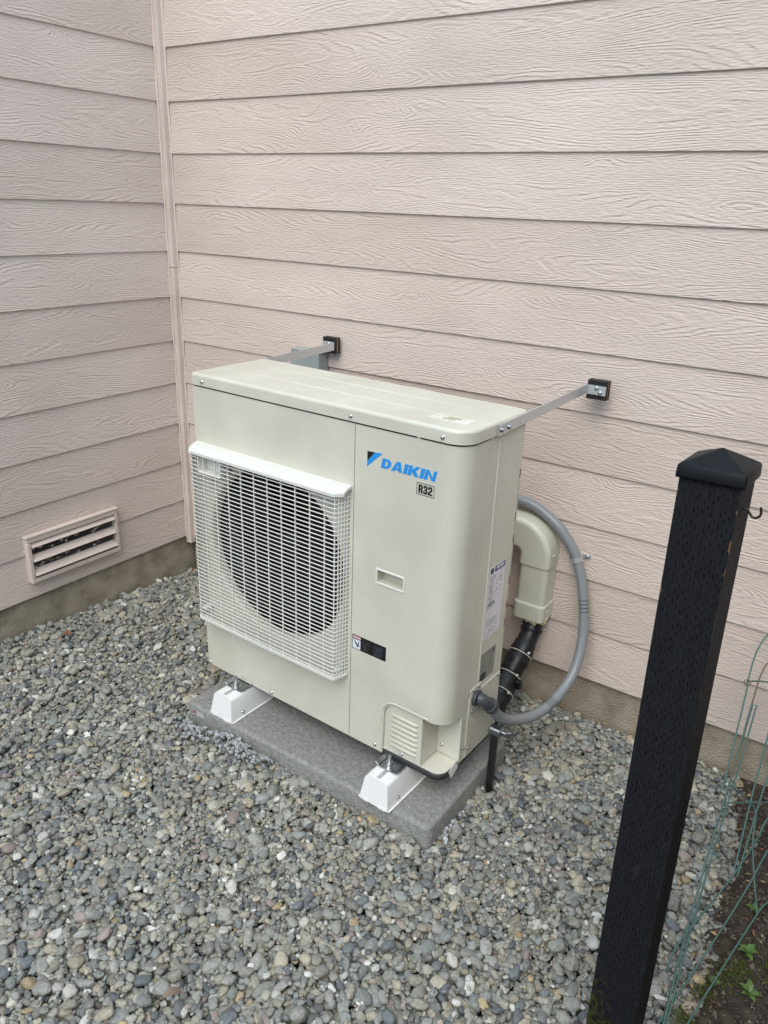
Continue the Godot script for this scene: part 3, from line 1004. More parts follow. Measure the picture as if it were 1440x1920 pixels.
func riser(a: float, label: String) -> void:
	var at := UNIT + Basis(Vector3.UP, YAW) * Vector3(a, 0, 0)
	at.y = 0.0502
	var r := thing("equipment_riser", label, "riser", at, YAW, "white steel risers under the outdoor unit")
	var z0 := -0.34
	var z1 := 0.105
	var H := 0.0792
	var st := mb()
	# section: flange, sloping side, rounded shoulder, top
	var sec := [Vector2(-0.0545, 0.002), Vector2(-0.0495, 0.002), Vector2(-0.0395, H - 0.010), Vector2(-0.0375, H - 0.005), Vector2(-0.0345, H - 0.0015), Vector2(-0.030, H), Vector2(0.030, H), Vector2(0.0345, H - 0.0015), Vector2(0.0375, H - 0.005), Vector2(0.0395, H - 0.010), Vector2(0.0495, 0.002), Vector2(0.0545, 0.002)]
	var smooth_at := [2, 3, 4, 6, 7, 8]
	for i in sec.size() - 1:
		st.set_smooth_group(1 if i in smooth_at or i in [1, 5, 9] else -1)
		var a0: Vector2 = sec[i]
		var b0: Vector2 = sec[i + 1]
		var out := Vector3(-(b0.y - a0.y), b0.x - a0.x, 0)
		var ea := 0.012 * a0.y / H
		var eb := 0.012 * b0.y / H
		quad(st, Vector3(a0.x, a0.y, z0), Vector3(b0.x, b0.y, z0), Vector3(b0.x, b0.y, z1 - eb), Vector3(a0.x, a0.y, z1 - ea), out)
	obj("channel", st, M.white, r)
	st = mb()
	var face := PackedVector2Array()
	for i in range(1, 11): face.append(sec[i])
	face[0] = Vector2(-0.0495, 0.0); face[9] = Vector2(0.0495, 0.0)
	var tl := Transform3D(Basis(Vector3(1, 0, 0), -0.1504), Vector3(0, 0, z1))
	poly(st, face, tl, -0.0015, 0.0008)
	var tabs := [[-0.034, -0.018], [0.016, 0.042]]
	for tb in tabs:
		poly(st, PackedVector2Array([Vector2(tb[0], 0.0005), Vector2(tb[1], 0.0005), Vector2(tb[1], -0.006), Vector2(tb[0], -0.006)]), tl.translated(Vector3(0, 0.006, 0)), 0.0008, 0.0022)
	obj("end_plate", st, M.white, r)
	st = mb()
	bx(st, Vector3(0, H + 0.0002, 0.066), Vector3(0.012, 0.0008, 0.040))
	obj("bolt_slot", st, M.zinc, r)
	inst("screw", screw_mesh(), M.screw, r, facing(Vector3(1, 0.15, 0).normalized(), Vector3(0.0475, 0.018, 0.055)))

func pad() -> void:
	var p := thing("concrete_pad", "grey concrete equipment pad lying in the gravel under the unit", "concrete pad", Vector3(1.350, -0.05, 0.587))
	var st := mb()
	var rings := []
	var w := 0.4745
	for q in [[0.0, -0.004], [0.089, 0.0], [0.0935, 0.001], [0.097, 0.0035], [0.0992, 0.0075], [0.100, 0.013]]:
		rings.append(rrect(-w, w, -0.24, 0.23, [0.02, 0.02, 0.02, 0.02], q[0], q[1]))
	loft(st, rings)
	fan_cap(st, rings[-1], Vector3.UP)
	obj("slab", st, M.pad, p)
	var im := Image.create(96, 24, false, Image.FORMAT_RGB8)
	im.fill(Color(0.72, 0.73, 0.74))
	rng.seed = 8
	im.fill_rect(Rect2i(0, 0, 48, 24), Color(0.66, 0.64, 0.64))
	im.fill_rect(Rect2i(20, 4, 22, 10), Color(0.62, 0.30, 0.28))
	text_rows(im, Rect2i(3, 3, 40, 20), Color(0.25, 0.2, 0.2), 6, 2, 0.8)
	sticker("maker_sticker", tex_mat(im), p, [Vector3(-0.455, 0.082, 0.2305), Vector3(-0.395, 0.082, 0.2305), Vector3(-0.395, 0.062, 0.2305), Vector3(-0.455, 0.062, 0.2305)], Vector3(0, 0, 1))

# ------------------------------------------------------------------ fittings on the wall
func brace(right: bool) -> void:
	var lb := "galvanised steel strap brace from the unit's logo end to the siding" if right else "galvanised steel strap brace passing in front of the grey electrical box"
	var bs := Basis(Vector3.UP, YAW)
	var a := UW + 0.0065 if right else -0.0065
	var at := UNIT + bs * Vector3(a, 0, 0)
	var t := thing("wall_brace", lb, "brace", Vector3(at.x, at.y + 0.9735, at.z), YAW, "strap braces tying the unit to the wall")
	var s := 1.0 if right else -1.0
	var zw := -0.665 if right else -0.664
	var st := mb()
	# flat strap, half twisted into the plate at the wall
	var n := 30
	var top := []
	for i in n + 1:
		var z := lerpf(-0.136, zw + 0.012, float(i) / n)
		var rise := 0.018 * float(i) / n
		top.append([Vector3(0, rise, z)])
	var ring_of := func(p: Vector3, ex: Vector3, ey: Vector3) -> Array:
		return [p - ex * 0.0015 - ey * 0.0135, p + ex * 0.0015 - ey * 0.0135, p + ex * 0.0015 + ey * 0.0135, p - ex * 0.0015 + ey * 0.0135]
	var rings := []
	for q in top: rings.append(ring_of.call(q[0], Vector3(1, 0, 0), Vector3(0, 1, 0)))
	for k in 5:
		var an := PI * 0.5 * (k + 1) / 5.0
		var p := Vector3(s * 0.012 * (1.0 - cos(an)), 0.018, zw + 0.012 - 0.012 * sin(an))
		rings.append(ring_of.call(p, Vector3(cos(an), 0, s * sin(an)), Vector3(0, 1, 0)))
	rings.append(ring_of.call(Vector3(s * 0.058, 0.018, zw), Vector3(0, 0, s), Vector3(0, 1, 0)))
	for i in rings.size() - 1:
		for k in 4:
			var k2 := (k + 1) % 4
			st.set_smooth_group(1 + k)
			quad(st, rings[i][k], rings[i][k2], rings[i + 1][k2], rings[i + 1][k], (rings[i][k] + rings[i][k2]) - (rings[i][0] + rings[i][2]))
	fan_cap(st, rings[0], Vector3(0, 0, 1))
	fan_cap(st, rings[-1], Vector3(s, 0, 0))
	obj("strap", st, M.zinc, t)
	var sm := screw_mesh()
	for z in [-0.148, -0.185]:
		inst("bolt", sm, M.screw, t, facing(Vector3(s, 0, 0), Vector3(s * 0.0016, 0.001, z)).scaled_local(Vector3(1.3, 1.3, 1.3)))
	for e in [[0.030, 0.006], [0.042, -0.006]]:
		inst("bolt", sm, M.screw, t, facing(Vector3(0, 0, 1), Vector3(s * e[0], 0.018 + e[1], zw + 0.0016)).scaled_local(Vector3(1.1, 1.1, 1.1)))
	# ribbed rubber pad with a cork layer
	var pc := Vector3(s * 0.030, 0.018, zw)
	st = mb()
	bx(st, pc + Vector3(0, 0, -0.0065), Vector3(0.060, 0.056, 0.009), 0.001)
	bx(st, pc + Vector3(0, 0, -0.0235), Vector3(0.060, 0.056, 0.010), 0.001)
	for k in 9:
		bx(st, pc + Vector3(-0.0265 + k * 0.0066, 0, -0.0018), Vector3(0.0034, 0.055, 0.003), 0.0006)
	obj("rubber_pad", st, M.rubber, t)
	st = mb()
	bx(st, pc + Vector3(0, 0, -0.01475), Vector3(0.0575, 0.0535, 0.0074), 0.0005)
	obj("cork_layer", st, M.cork, t)

func electrical_box() -> void:
	var t := thing("disconnect_box", "small grey electrical disconnect box on the siding behind the unit", "electrical box", Vector3(0.685, 0.82, 0))
	var st := mb()
	bx(st, Vector3(0.065, 0.137, 0.025), Vector3(0.130, 0.274, 0.05), 0.002)
	obj("enclosure", st, M.box, t)
	st = mb()
	bx(st, Vector3(0.064, 0.135, 0.0545), Vector3(0.134, 0.276, 0.008), 0.002)
	bx(st, Vector3(0.064, 0.2765, 0.030), Vector3(0.136, 0.004, 0.058), 0.001)
	obj("cover", st, M.box, t)

func line_cover() -> void:
	var t := thing("line_set_cover", "cream plastic pipe cover bending down the siding beside the unit", "pipe cover", Vector3(1.735, 0, 0))
	var section := func(p: Vector3, side: Vector3, w: float, d: float) -> Array:
		var h := w / 2
		var out := []
		for q in [[-h, -0.004], [-h, d - 0.018], [-h, d - 0.016]]: out.append(p + side * q[0] + Vector3(0, 0, q[1]))
		for k in 5:
			var an := PI - PI * 0.5 * (k + 1) / 5.0
			out.append(p + side * (-h + 0.016 + cos(an) * 0.016) + Vector3(0, 0, d - 0.016 + sin(an) * 0.016))
		for q in [-h + 0.018, h - 0.018]: out.append(p + side * q + Vector3(0, 0, d))
		for k in 6:
			var an := PI * 0.5 - PI * 0.5 * k / 5.0
			out.append(p + side * (h - 0.016 + cos(an) * 0.016) + Vector3(0, 0, d - 0.016 + sin(an) * 0.016))
		out.append(p + side * h + Vector3(0, 0, d - 0.018))
		out.append(p + side * h + Vector3(0, 0, -0.004))
		return out
	var X := Vector3(1, 0, 0)
	var st := mb()
	loft(st, [section.call(Vector3(0, 0.388, 0), X, 0.098, 0.078), section.call(Vector3(0, 0.535, 0), X, 0.098, 0.078)], false)
	obj("straight_duct", st, M.duct, t)
	st = mb()
	var rings := [section.call(Vector3(0, 0.530, 0), X, 0.1045, 0.0825), section.call(Vector3(0, 0.562, 0), X, 0.1045, 0.0825)]
	for k in 10:
		var an := PI * 0.5 * (k + 1) / 10.0
		rings.append(section.call(Vector3(-0.068 + 0.068 * cos(an), 0.562 + 0.068 * sin(an), 0), Vector3(cos(an), sin(an), 0), 0.1045, 0.0825))
	rings.append(section.call(Vector3(-0.13, 0.630, 0), Vector3(0, 1, 0), 0.1045, 0.0825))
	loft(st, rings, false)
	fan_cap(st, rings[-1], Vector3(-1, 0, 0))
	fan_cap(st, rings[0], Vector3.DOWN)
	obj("elbow", st, M.duct, t)
	st = mb()
	var cr := [section.call(Vector3(0, 0.335, 0), X, 0.107, 0.0845), section.call(Vector3(0, 0.385, 0), X, 0.107, 0.0845), section.call(Vector3(0, 0.3925, 0), X, 0.107, 0.0845), section.call(Vector3(0, 0.394, 0), X, 0.100, 0.079)]
	loft(st, cr, false)
	obj("end_collar", st, M.duct, t)
	for e in [[0.0525, 0.57, 0.045], [0.0535, 0.365, 0.045]]:
		st = mb()
		bx(st, Vector3(e[0], e[1], e[2]), Vector3(0.004, 0.007, 0.016), 0.0015)
		obj("snap_clip", st, M.duct, t)
	st = mb()
	bx(st, Vector3(-0.085, 0.683, 0.045), Vector3(0.016, 0.004, 0.007), 0.0015)
	obj("snap_clip", st, M.duct, t)
	# old sealing foam squeezed out at the bottom
	st = mb()
	rng.seed = 91
	for i in 46:
		var an := rng.randf() * TAU
		var p := Vector3(0.01 + cos(an) * 0.040, 0.334 + rng.randf_range(-0.012, 0.006), 0.045 + sin(an) * 0.032)
		var b := Basis.from_euler(Vector3(rng.randf() * 6, rng.randf() * 6, rng.randf() * 6))
		cbox(st, Transform3D(b, p), Vector3(rng.randf_range(0.006, 0.018), rng.randf_range(0.004, 0.010), rng.randf_range(0.006, 0.016)), 0.002)
	obj("foam_crumbs", st, M.foam, t).set_meta("kind", "stuff")

func smooth_path(pts: Array, per := 6) -> Array:
	var c := Curve3D.new()
	for i in pts.size():
		var tn: Vector3 = (pts[min(i + 1, pts.size() - 1)] - pts[max(i - 1, 0)]) / 6.0
		c.add_point(pts[i], -tn, tn)
	var out := []
	for i in pts.size() - 1:
		for k in per: out.append(c.sample(i, float(k) / per))
	out.append(pts[-1])
	return out

func ring_pts(c: Vector3, ax: Vector3, r: float, n := 20) -> Array:
	var s := ax.cross(Vector3(0.31, 0.2, 0.9)).normalized()
	var q := ax.cross(s).normalized()
	var out := []
	for k in n + 1: out.append(c + (s * cos(TAU * k / n) + q * sin(TAU * k / n)) * r)
	return out

func pipes() -> void:
	var t := thing("pipe_bundle", "black foam insulated refrigerant pipes bound with white ties below the pipe cover", "pipes")
	var path := smooth_path([Vector3(1.738, 0.372, 0.034), Vector3(1.745, 0.300, 0.052), Vector3(1.746, 0.250, 0.098), Vector3(1.742, 0.200, 0.160), Vector3(1.741, 0.162, 0.220), Vector3(1.748, 0.125, 0.300), Vector3(1.760, 0.110, 0.372)])
	var st := mb()
	var rad := []
	var nz := noise(71, 1.0)
	for i in path.size(): rad.append(0.036 + 0.004 * nz.get_noise_1d(i * 0.9) + 0.003 * sin(i * 0.5))
	tube(st, path, rad, 18)
	obj("insulation", st, M.pipe, t)
	# a wrap of tape with a torn flap
	st = mb()
	var tp := []
	for i in range(21, 29): tp.append(path[i])
	tube(st, tp, [0.040, 0.043, 0.042, 0.044, 0.042, 0.043, 0.041, 0.040], 14)
	bx(st, path[24] + Vector3(0.046, 0.012, 0.0), Vector3(0.022, 0.03, 0.020), 0.004)
	obj("tape_wrap", st, M.pipe, t)
	for i in [15, 22, 27, 33]:
		st = mb()
		var ax: Vector3 = (path[i + 1] - path[i - 1]).normalized()
		tube(st, ring_pts(path[i] + Vector3.ZERO, ax, 0.0415 if i == 15 or i == 33 else 0.0455, 24), 0.0017, 6, false)
		var s := ax.cross(Vector3(0, 1, 0)).normalized()
		bx(st, path[i] + Vector3(0.036, 0.026, 0.014), Vector3(0.008, 0.007, 0.008), 0.001)
		obj("cable_tie", st, M.tie, t)

func conduit() -> void:
	var t := thing("flexible_conduit", "grey flexible electrical conduit looping from the unit's side up the siding", "conduit")
	var bs := Basis(Vector3.UP, YAW)
	var p0 := UNIT + bs * Vector3(UW + 0.004, 0.201, -0.150)
	var pts := [Vector3(1.838, 0.288, 0.532), Vector3(1.846, 0.233, 0.485), Vector3(1.862, 0.188, 0.420), Vector3(1.889, 0.158, 0.320), Vector3(1.915, 0.172, 0.220), Vector3(1.933, 0.233, 0.130), Vector3(1.927, 0.341, 0.070), Vector3(1.897, 0.473, 0.040), Vector3(1.858, 0.569, 0.024), Vector3(1.817, 0.628, 0.022), Vector3(1.768, 0.674, 0.022), Vector3(1.688, 0.713, 0.020), Vector3(1.60, 0.722, 0.020), Vector3(1.35, 0.725, 0.020), Vector3(1.0, 0.735, 0.020), Vector3(0.80, 0.765, 0.022), Vector3(0.752, 0.83, 0.024)]
	pts[0] = p0 + Vector3(0.030, -0.040, -0.042)
	var st := mb()
	var hp := smooth_path(pts, 34)
	var hr := []
	for i in hp.size(): hr.append(0.0166 if i % 2 == 0 else 0.0161)
	tube(st, hp, hr, 16)
	obj("hose", st, M.conduit, t)
	for at in [6.55, 3.62]:
		st = mb()
		for k in 4:
			var i := int(at * 34) + k * 3
			tube(st, [hp[i], hp[i] + (hp[i + 1] - hp[i]).normalized() * 0.0022], 0.01685, 16)
		obj("printed_bands", st, M.fitting, t).set_meta("kind", "stuff")
	# elbow fitting screwed into the plate
	var f := Node3D.new()
	f.name = "elbow_fitting"
	t.add_child(f, true)
	st = mb()
	tube(st, [p0, p0 + Vector3(0.010, 0, 0)], 0.0235, 8)
	obj("lock_nut", st, M.fitting, f)
	st = mb()
	tube(st, smooth_path([p0 + Vector3(0.008, 0, 0), p0 + Vector3(0.022, -0.004, -0.006), p0 + Vector3(0.028, -0.020, -0.022), p0 + Vector3(0.030, -0.034, -0.036)], 4), 0.0175, 16)
	obj("elbow", st, M.fitting, f)
	st = mb()
	var d := Vector3(0.02, -0.70, -0.70).normalized()
	var q := p0 + Vector3(0.029, -0.029, -0.031)
	tube(st, [q, q + d * 0.006, q + d * 0.024, q + d * 0.030], [0.020, 0.0228, 0.0228, 0.020], 12)
	obj("compression_nut", st, M.fitting, f)
	# one hole strap holding the hose to the siding
	var c := thing("conduit_strap", "small zinc strap screwed to the siding round the grey conduit", "strap", Vector3(1.856, 0.572, 0.0))
	st = mb()
	var arc := []
	for k in 11:
		var an := PI * k / 10.0
		arc.append(Vector3(cos(an) * 0.0185, cos(an) * 0.007, 0.022 + sin(an) * 0.0185))
	for i in 10:
		var ww := Vector3(-0.003, 0.0075, 0)
		quad(st, arc[i] - ww, arc[i] + ww, arc[i + 1] + ww, arc[i + 1] - ww, arc[i] - Vector3(0, 0, 0.022))
		quad(st, arc[i] * 1.06 - ww, arc[i] * 1.06 + ww, arc[i + 1] * 1.06 + ww, arc[i + 1] * 1.06 - ww, arc[i] - Vector3(0, 0, 0.022))
	obj("band", st, M.zinc, c)
	st = mb()
	cbox(st, Transform3D(Basis(Vector3(0, 0, 1), 0.25), Vector3(0.025, 0.009, 0.0025)), Vector3(0.024, 0.014, 0.003), 0.001)
	obj("lug", st, M.zinc, c)
	inst("screw", screw_mesh(), M.screw, c, facing(Vector3(0, 0, 1), Vector3(0.028, 0.0095, 0.004)))

func stake() -> void:
	var t := thing("ground_stake", "black square stake with a grey clamp standing against the pad's edge", "stake", Vector3(1.849, 0, 0.507))
	var st := mb()
	cbox(st, Transform3D(Basis(), Vector3(0, 0.065, 0)), Vector3(0.018, 0.26, 0.018), 0.0015)
	obj("shaft", st, M.black, t)
	st = mb()
	bx(st, Vector3(0.004, 0.200, 0.0), Vector3(0.040, 0.024, 0.030), 0.004)
	bx(st, Vector3(0.022, 0.196, -0.008), Vector3(0.030, 0.016, 0.022), 0.003)
	obj("clamp", st, M.steel, t)
	st = mb()
	tube(st, [Vector3(0.028, 0.196, -0.006), Vector3(0.046, 0.204, -0.010)], 0.004, 8)
	obj("clamp_screw", st, M.screw, t)

# a board fence across the side yard, out of the picture: it shades and tints what faces it
func fence() -> void:
	var t := thing("board_fence", "brown cedar board fence across the side yard", "fence", Vector3(3.45, 0, 0.1))
	var st := mb()
	bx(st, Vector3(0, 1.06, 0), Vector3(0.018, 2.18, 0.138), 0.002)
	var plank := done(st)
	for k in 30:
		inst("plank", plank, M.fence, t, Transform3D(Basis(), Vector3(0.0015 * (k % 3), 0, 0.07 + k * 0.1405)))
	st = mb()
	bx(st, Vector3(0.045, 0, 2.15), Vector3(0.04, 0.09, 4.3), 0.003)
	var rail := done(st)
	for y in [0.35, 1.5]:
		inst("rail", rail, M.fence, t, Transform3D(Basis(), Vector3(0, y, 0)))

# ------------------------------------------------------------------ post, trellis
func post() -> void:
	var up := Vector3(-0.021, 1.0, -0.032).normalized()
	var bs := Basis(Vector3.UP, -0.035)
	var ex := (bs.x - up * bs.x.dot(up)).normalized()
	var t := thing("wooden_post", "black painted wooden post with incised slits and a pyramid cap", "post", Vector3(2.463, 0, 1.115))
	t.basis = Basis(ex, up, ex.cross(up))
	var w := 0.089
	var H := 1.262
	var y0 := -0.08
	rng.seed = 404
	# paint with bare wood at a few worn edges and green growth at the foot
	var im := Image.create(256, 1024, false, Image.FORMAT_RGB8)
	var n1 := noise(81, 1.0, 3)
	var n2 := noise(82, 1.0, 2)
	var chips := [[0, 1.225, 0.010, 0.003], [1, 1.155, 0.014, 0.0045], [1, 1.115, 0.010, 0.003], [0, 1.06, 0.012, 0.0035], [1, 1.02, 0.045, 0.0012], [1, 1.21, 0.006, 0.003], [1, 0.90, 0.02, 0.001]]
	for j in 1024:
		var y := y0 + (H - y0) * (1.0 - j / 1023.0)
		for i in 256:
			var face := i / 128
			var x := (i % 128) / 127.0 * w
			var g := n1.get_noise_2d(x * 160.0 + face * 40.0, y * 22.0)
			var col := Color(0.105, 0.112, 0.126) * (1.0 + 0.2 * g)
			if n2.get_noise_2d(x * 900.0, y * 700.0 + face * 90.0) > 0.62:
				col = Color(0.19, 0.20, 0.20)
			for c in chips:
				# c[0]: 0 = left edge of the front, 1 = shared edge
				var dx := x if c[0] == 0 else (w - x if face == 0 else x)
				if (c[0] == 0 and face == 1): continue
				var dy: float = (y - c[1]) / c[2]
				if absf(dy) < 1.0 and dx < c[3] * (1.0 - dy * dy) * (0.7 + 0.6 * n2.get_noise_2d(x * 400.0, y * 300.0)):
					col = Color(0.44, 0.33, 0.24)
			if face == 0:
				var ms := (0.20 - y) / 0.12 + (0.03 - x) / 0.05 + n1.get_noise_2d(x * 60.0, y * 50.0 + 7.0) * 1.6 - 0.4
				if ms > 0.0: col = col.lerp(Color(0.24, 0.26, 0.09), clampf(ms * 1.2, 0.0, 0.75))
			im.set_pixel(i, j, col)
	# a pale smudge low on the front face
	for k in 40:
		var px := 60 + int(rng.randfn(0.0, 5.0))
		var py := 1023 - int((0.520 - y0 + rng.randfn(0.0, 0.008)) / (H - y0) * 1023.0)
		im.set_pixel(clampi(px, 0, 127), clampi(py, 0, 1023), Color(0.30, 0.31, 0.33))
	var hi := Image.create(256, 512, false, Image.FORMAT_L8)
	for j in 512:
		for i in 256:
			var g := 0.5 + 0.5 * n1.get_noise_2d(i * 0.33, j * 0.018) + 0.22 * n2.get_noise_2d(i * 0.9, j * 0.06)
			hi.set_pixel(i, j, Color(g, g, g))
	var m := tex_mat(im, 0.6)
	m.heightmap_enabled = true
	m.heightmap_texture = ImageTexture.create_from_image(hi)
	m.heightmap_scale = 0.12
	m.metallic_specular = 0.3
	var st := mb()
	var cw := w / 14.0
	var chh := 0.018
	for face in 2:
		var P := func(x: float, y: float, d: float) -> Vector3:
			return Vector3(x - w, y, -d) if face == 0 else Vector3(-d, y, -x)
		var out := Vector3(0, 0, 1) if face == 0 else Vector3(1, 0, 0)
		var V := func(x: float, y: float, d: float) -> void:
			st.set_uv(Vector2((x / w * 0.98 + 0.01) * 0.5 + face * 0.5, 1.0 - (y - y0) / (H - y0)))
			st.add_vertex(P.call(x, y, d))
		var T := func(a: Array, b: Array, c: Array) -> void:
			var pa: Vector3 = P.call(a[0], a[1], a[2])
			var pb: Vector3 = P.call(b[0], b[1], b[2])
			var pc: Vector3 = P.call(c[0], c[1], c[2])
			if (pc - pa).cross(pb - pa).dot(out) < 0.0:
				V.call(a[0], a[1], a[2]); V.call(c[0], c[1], c[2]); V.call(b[0], b[1], b[2])
			else:
				V.call(a[0], a[1], a[2]); V.call(b[0], b[1], b[2]); V.call(c[0], c[1], c[2])
		st.set_smooth_group(-1)
		for ci in 14:
			var xa := ci * cw
			var xb := xa + cw
			var y := y0
			var first := chh * (0.5 if ci % 2 == 0 else 1.0)
			T.call([xa, y, 0], [xb, y, 0], [xb, y + first, 0])
			T.call([xa, y, 0], [xb, y + first, 0], [xa, y + first, 0])
			y += first
			while y < H - 0.001:
				var yb: float = min(y + chh, H)
				var plain := yb - y < chh * 0.9 or ci == 0 or ci == 13 and rng.randf() < 0.5 or rng.randf() < 0.07
				if plain:
					T.call([xa, y, 0], [xb, y, 0], [xb, yb, 0])
					T.call([xa, y, 0], [xb, yb, 0], [xa, yb, 0])
				else:
					var mx := (xa + xb) / 2 + rng.randf_range(-0.0005, 0.0005)
					var my := (y + yb) / 2 + rng.randf_range(-0.0025, 0.0025)
					var hl := rng.randf_range(0.0030, 0.0058)
					var hw := rng.randf_range(0.0005, 0.0013)
					var TL := [xa, yb, 0]; var TR := [xb, yb, 0]; var BR := [xb, y, 0]; var BL := [xa, y, 0]
					var t_ := [mx, my + hl, 0]; var b_ := [mx, my - hl, 0]; var l_ := [mx - hw, my, 0]; var r_ := [mx + hw, my, 0]; var c_ := [mx, my, 0.004]
					for q in [[TL, TR, t_], [TR, r_, t_], [TR, BR, r_], [BR, b_, r_], [BR, BL, b_], [BL, l_, b_], [BL, TL, l_], [TL, t_, l_], [t_, r_, c_], [r_, b_, c_], [b_, l_, c_], [l_, t_, c_]]:
						T.call(q[0], q[1], q[2])
				y = yb
	# plain back faces
	for q in [[Vector3(-w, 0, 0), Vector3(-w, 0, -w), Vector3(-1, 0, 0)], [Vector3(-w, 0, -w), Vector3(0, 0, -w), Vector3(0, 0, -1)]]:
		quad_uv(st, [q[0] + Vector3(0, y0, 0), q[1] + Vector3(0, y0, 0), q[1] + Vector3(0, H, 0), q[0] + Vector3(0, H, 0)], [Vector2(0.1, 0.6), Vector2(0.3, 0.6), Vector2(0.3, 0.3), Vector2(0.1, 0.3)], q[2])
	obj("timber", st, m, t)
	# cap: skirt and low pyramid
	st = mb()
	var c := Vector3(-w / 2, 0, -w / 2)
	var rings := []
	var h := w / 2 + 0.0055
	for q in [[1.246, 0.004], [1.246, 0.0], [1.250, -0.0004], [1.264, 0.0006], [1.267, 0.003], [1.2695, 0.008]]:
		rings.append(rrect(c.x - h, c.x + h, c.z - h, c.z + h, [0.004, 0.004, 0.004, 0.004], q[0], q[1], 3))
	loft(st, rings, true, true)
	var topr: Array = rings[-1]
	for k in topr.size():
		tri(st, topr[k], topr[(k + 1) % topr.size()], Vector3(c.x, 1.2905, c.z), Vector3.UP)
	obj("post_cap", st, M.cap, t)
	# screw hook
	var hk := thing("screw_hook", "small black steel screw hook near the top of the post", "hook", t.transform * Vector3(0, 1.205, -0.045))
	hk.basis = t.basis
	st = mb()
	var pts := [Vector3(-0.004, 0, 0), Vector3(0.004, -0.001, 0), Vector3(0.008, -0.005, 0)]
	for k in 10:
		var an := PI * 1.15 + PI * 0.95 * k / 9.0
		pts.append(Vector3(0.0165 + cos(an) * 0.0078, -0.003 + sin(an) * 0.0085, 0))
	pts.append(Vector3(0.0225, 0.0065, 0))
	tube(st, smooth_path(pts, 3), 0.0019, 8)
	obj("hook_wire", st, M.black, hk)

func trellis() -> void:
	var t := thing("wire_trellis", "folded green coated wire garden trellis leaning over the soil bed", "trellis")
	var V := func(x, y, z): return Vector3(x, y, z)
	var nrm := Vector3(0.836, 0.505, 0.217)
	var wires := [
		[Vector3(2.456, 0.396, 0.226), Vector3(2.464, 0.300, 0.400), Vector3(2.470, 0.205, 0.580), Vector3(2.478, 0.115, 0.755), Vector3(2.490, 0.040, 0.915), Vector3(2.50, 0.02, 1.02)],
		[Vector3(2.60, 0.185, 0.22), Vector3(2.565, 0.162, 0.350), Vector3(2.554, 0.143, 0.437), Vector3(2.525, 0.123, 0.594), Vector3(2.475, 0.111, 0.816), Vector3(2.47, 0.10, 0.90)],
		[Vector3(2.62, 0.15, 0.25), Vector3(2.584, 0.105, 0.409), Vector3(2.567, 0.081, 0.528), Vector3(2.534, 0.056, 0.716), Vector3(2.486, 0.028, 0.964), Vector3(2.47, 0.02, 1.05)],
		[Vector3(2.66, 0.03, 0.30), Vector3(2.617, 0.024, 0.481), Vector3(2.601, 0.022, 0.540), Vector3(2.54, 0.016, 0.891), Vector3(2.52, 0.016, 1.03)],
		[Vector3(2.468, 0.282, 0.442), Vector3(2.514, 0.224, 0.400), Vector3(2.537, 0.189, 0.392), Vector3(2.552, 0.137, 0.456), Vector3(2.601, 0.022, 0.538)],
		[Vector3(2.475, 0.255, 0.479), Vector3(2.555, 0.188, 0.326), Vector3(2.66, 0.10, 0.13)],
		[Vector3(2.505, 0.36, 0.10), Vector3(2.511, 0.304, 0.225), Vector3(2.518, 0.226, 0.381), Vector3(2.53, 0.13, 0.55)],
		[Vector3(2.545, 0.29, 0.16), Vector3(2.538, 0.236, 0.282), Vector3(2.537, 0.200, 0.368), Vector3(2.54, 0.12, 0.56)],
		[Vector3(2.47, 0.50, 0.02), Vector3(2.438, 0.510, 0.029), Vector3(2.427, 0.490, 0.120), Vector3(2.431, 0.446, 0.204), Vector3(2.436, 0.426, 0.235), Vector3(2.457, 0.286, 0.479)],
		[Vector3(2.430, 0.447, 0.207), Vector3(2.473, 0.414, 0.118), Vector3(2.54, 0.36, 0.03)],
		[Vector3(2.48, 0.46, 0.03), Vector3(2.459, 0.453, 0.081), Vector3(2.453, 0.439, 0.135), Vector3(2.454, 0.414, 0.191), Vector3(2.466, 0.29, 0.43)],
	]
	var ji := [[0.004, -0.003], [-0.004, 0.003], [0.010, 0.003]]
	for k in ji.size():
		var w := []
		for i in wires[0].size():
			var f := 1.0 - 0.6 * float(i) / 5.0
			w.append(wires[0][i] + Vector3(0.8, -0.5, -0.9) * ji[k][0] * f + nrm * ji[k][1])
		wires.append(w)
	for i in wires.size():
		var st := mb()
		tube(st, smooth_path(wires[i], 4), 0.0022, 6)
		obj("wire", st, M.rust if i == 10 else M.wire, t)
	# small twisted wire links
	for p in [Vector3(2.431, 0.443, 0.207), Vector3(2.462, 0.145, 0.760)]:
		var st := mb()
		tube(st, ring_pts(p, Vector3(0.3, 0.4, 0.86).normalized(), 0.008, 12), 0.0014, 5, false)
		obj("wire_link", st, M.rust, t)

# ------------------------------------------------------------------ ground
func soil_edge(z: float) -> float:
	var e := 2.43 + 0.09 * smoothstep(0.05, 0.45, z) + 0.02 * sin(z * 9.0)
	return e

func ground_level(x: float, z: float) -> float:
	return -0.034 * exp(-(x * x + z * z) / 0.16) + 0.034 * exp(-(x * x) / 0.2 - (z - 1.05) * (z - 1.05) / 0.2) + 0.012 * sin(x * 3.1 + 0.6) * cos(z * 2.7) + 0.011 * exp(-((x - 1.75) * (x - 1.75) + (z - 0.88) * (z - 0.88)) / 0.15) + 0.006 * sin(x * 11.0 + z * 4.0) * sin(z * 9.0 - x * 3.0)

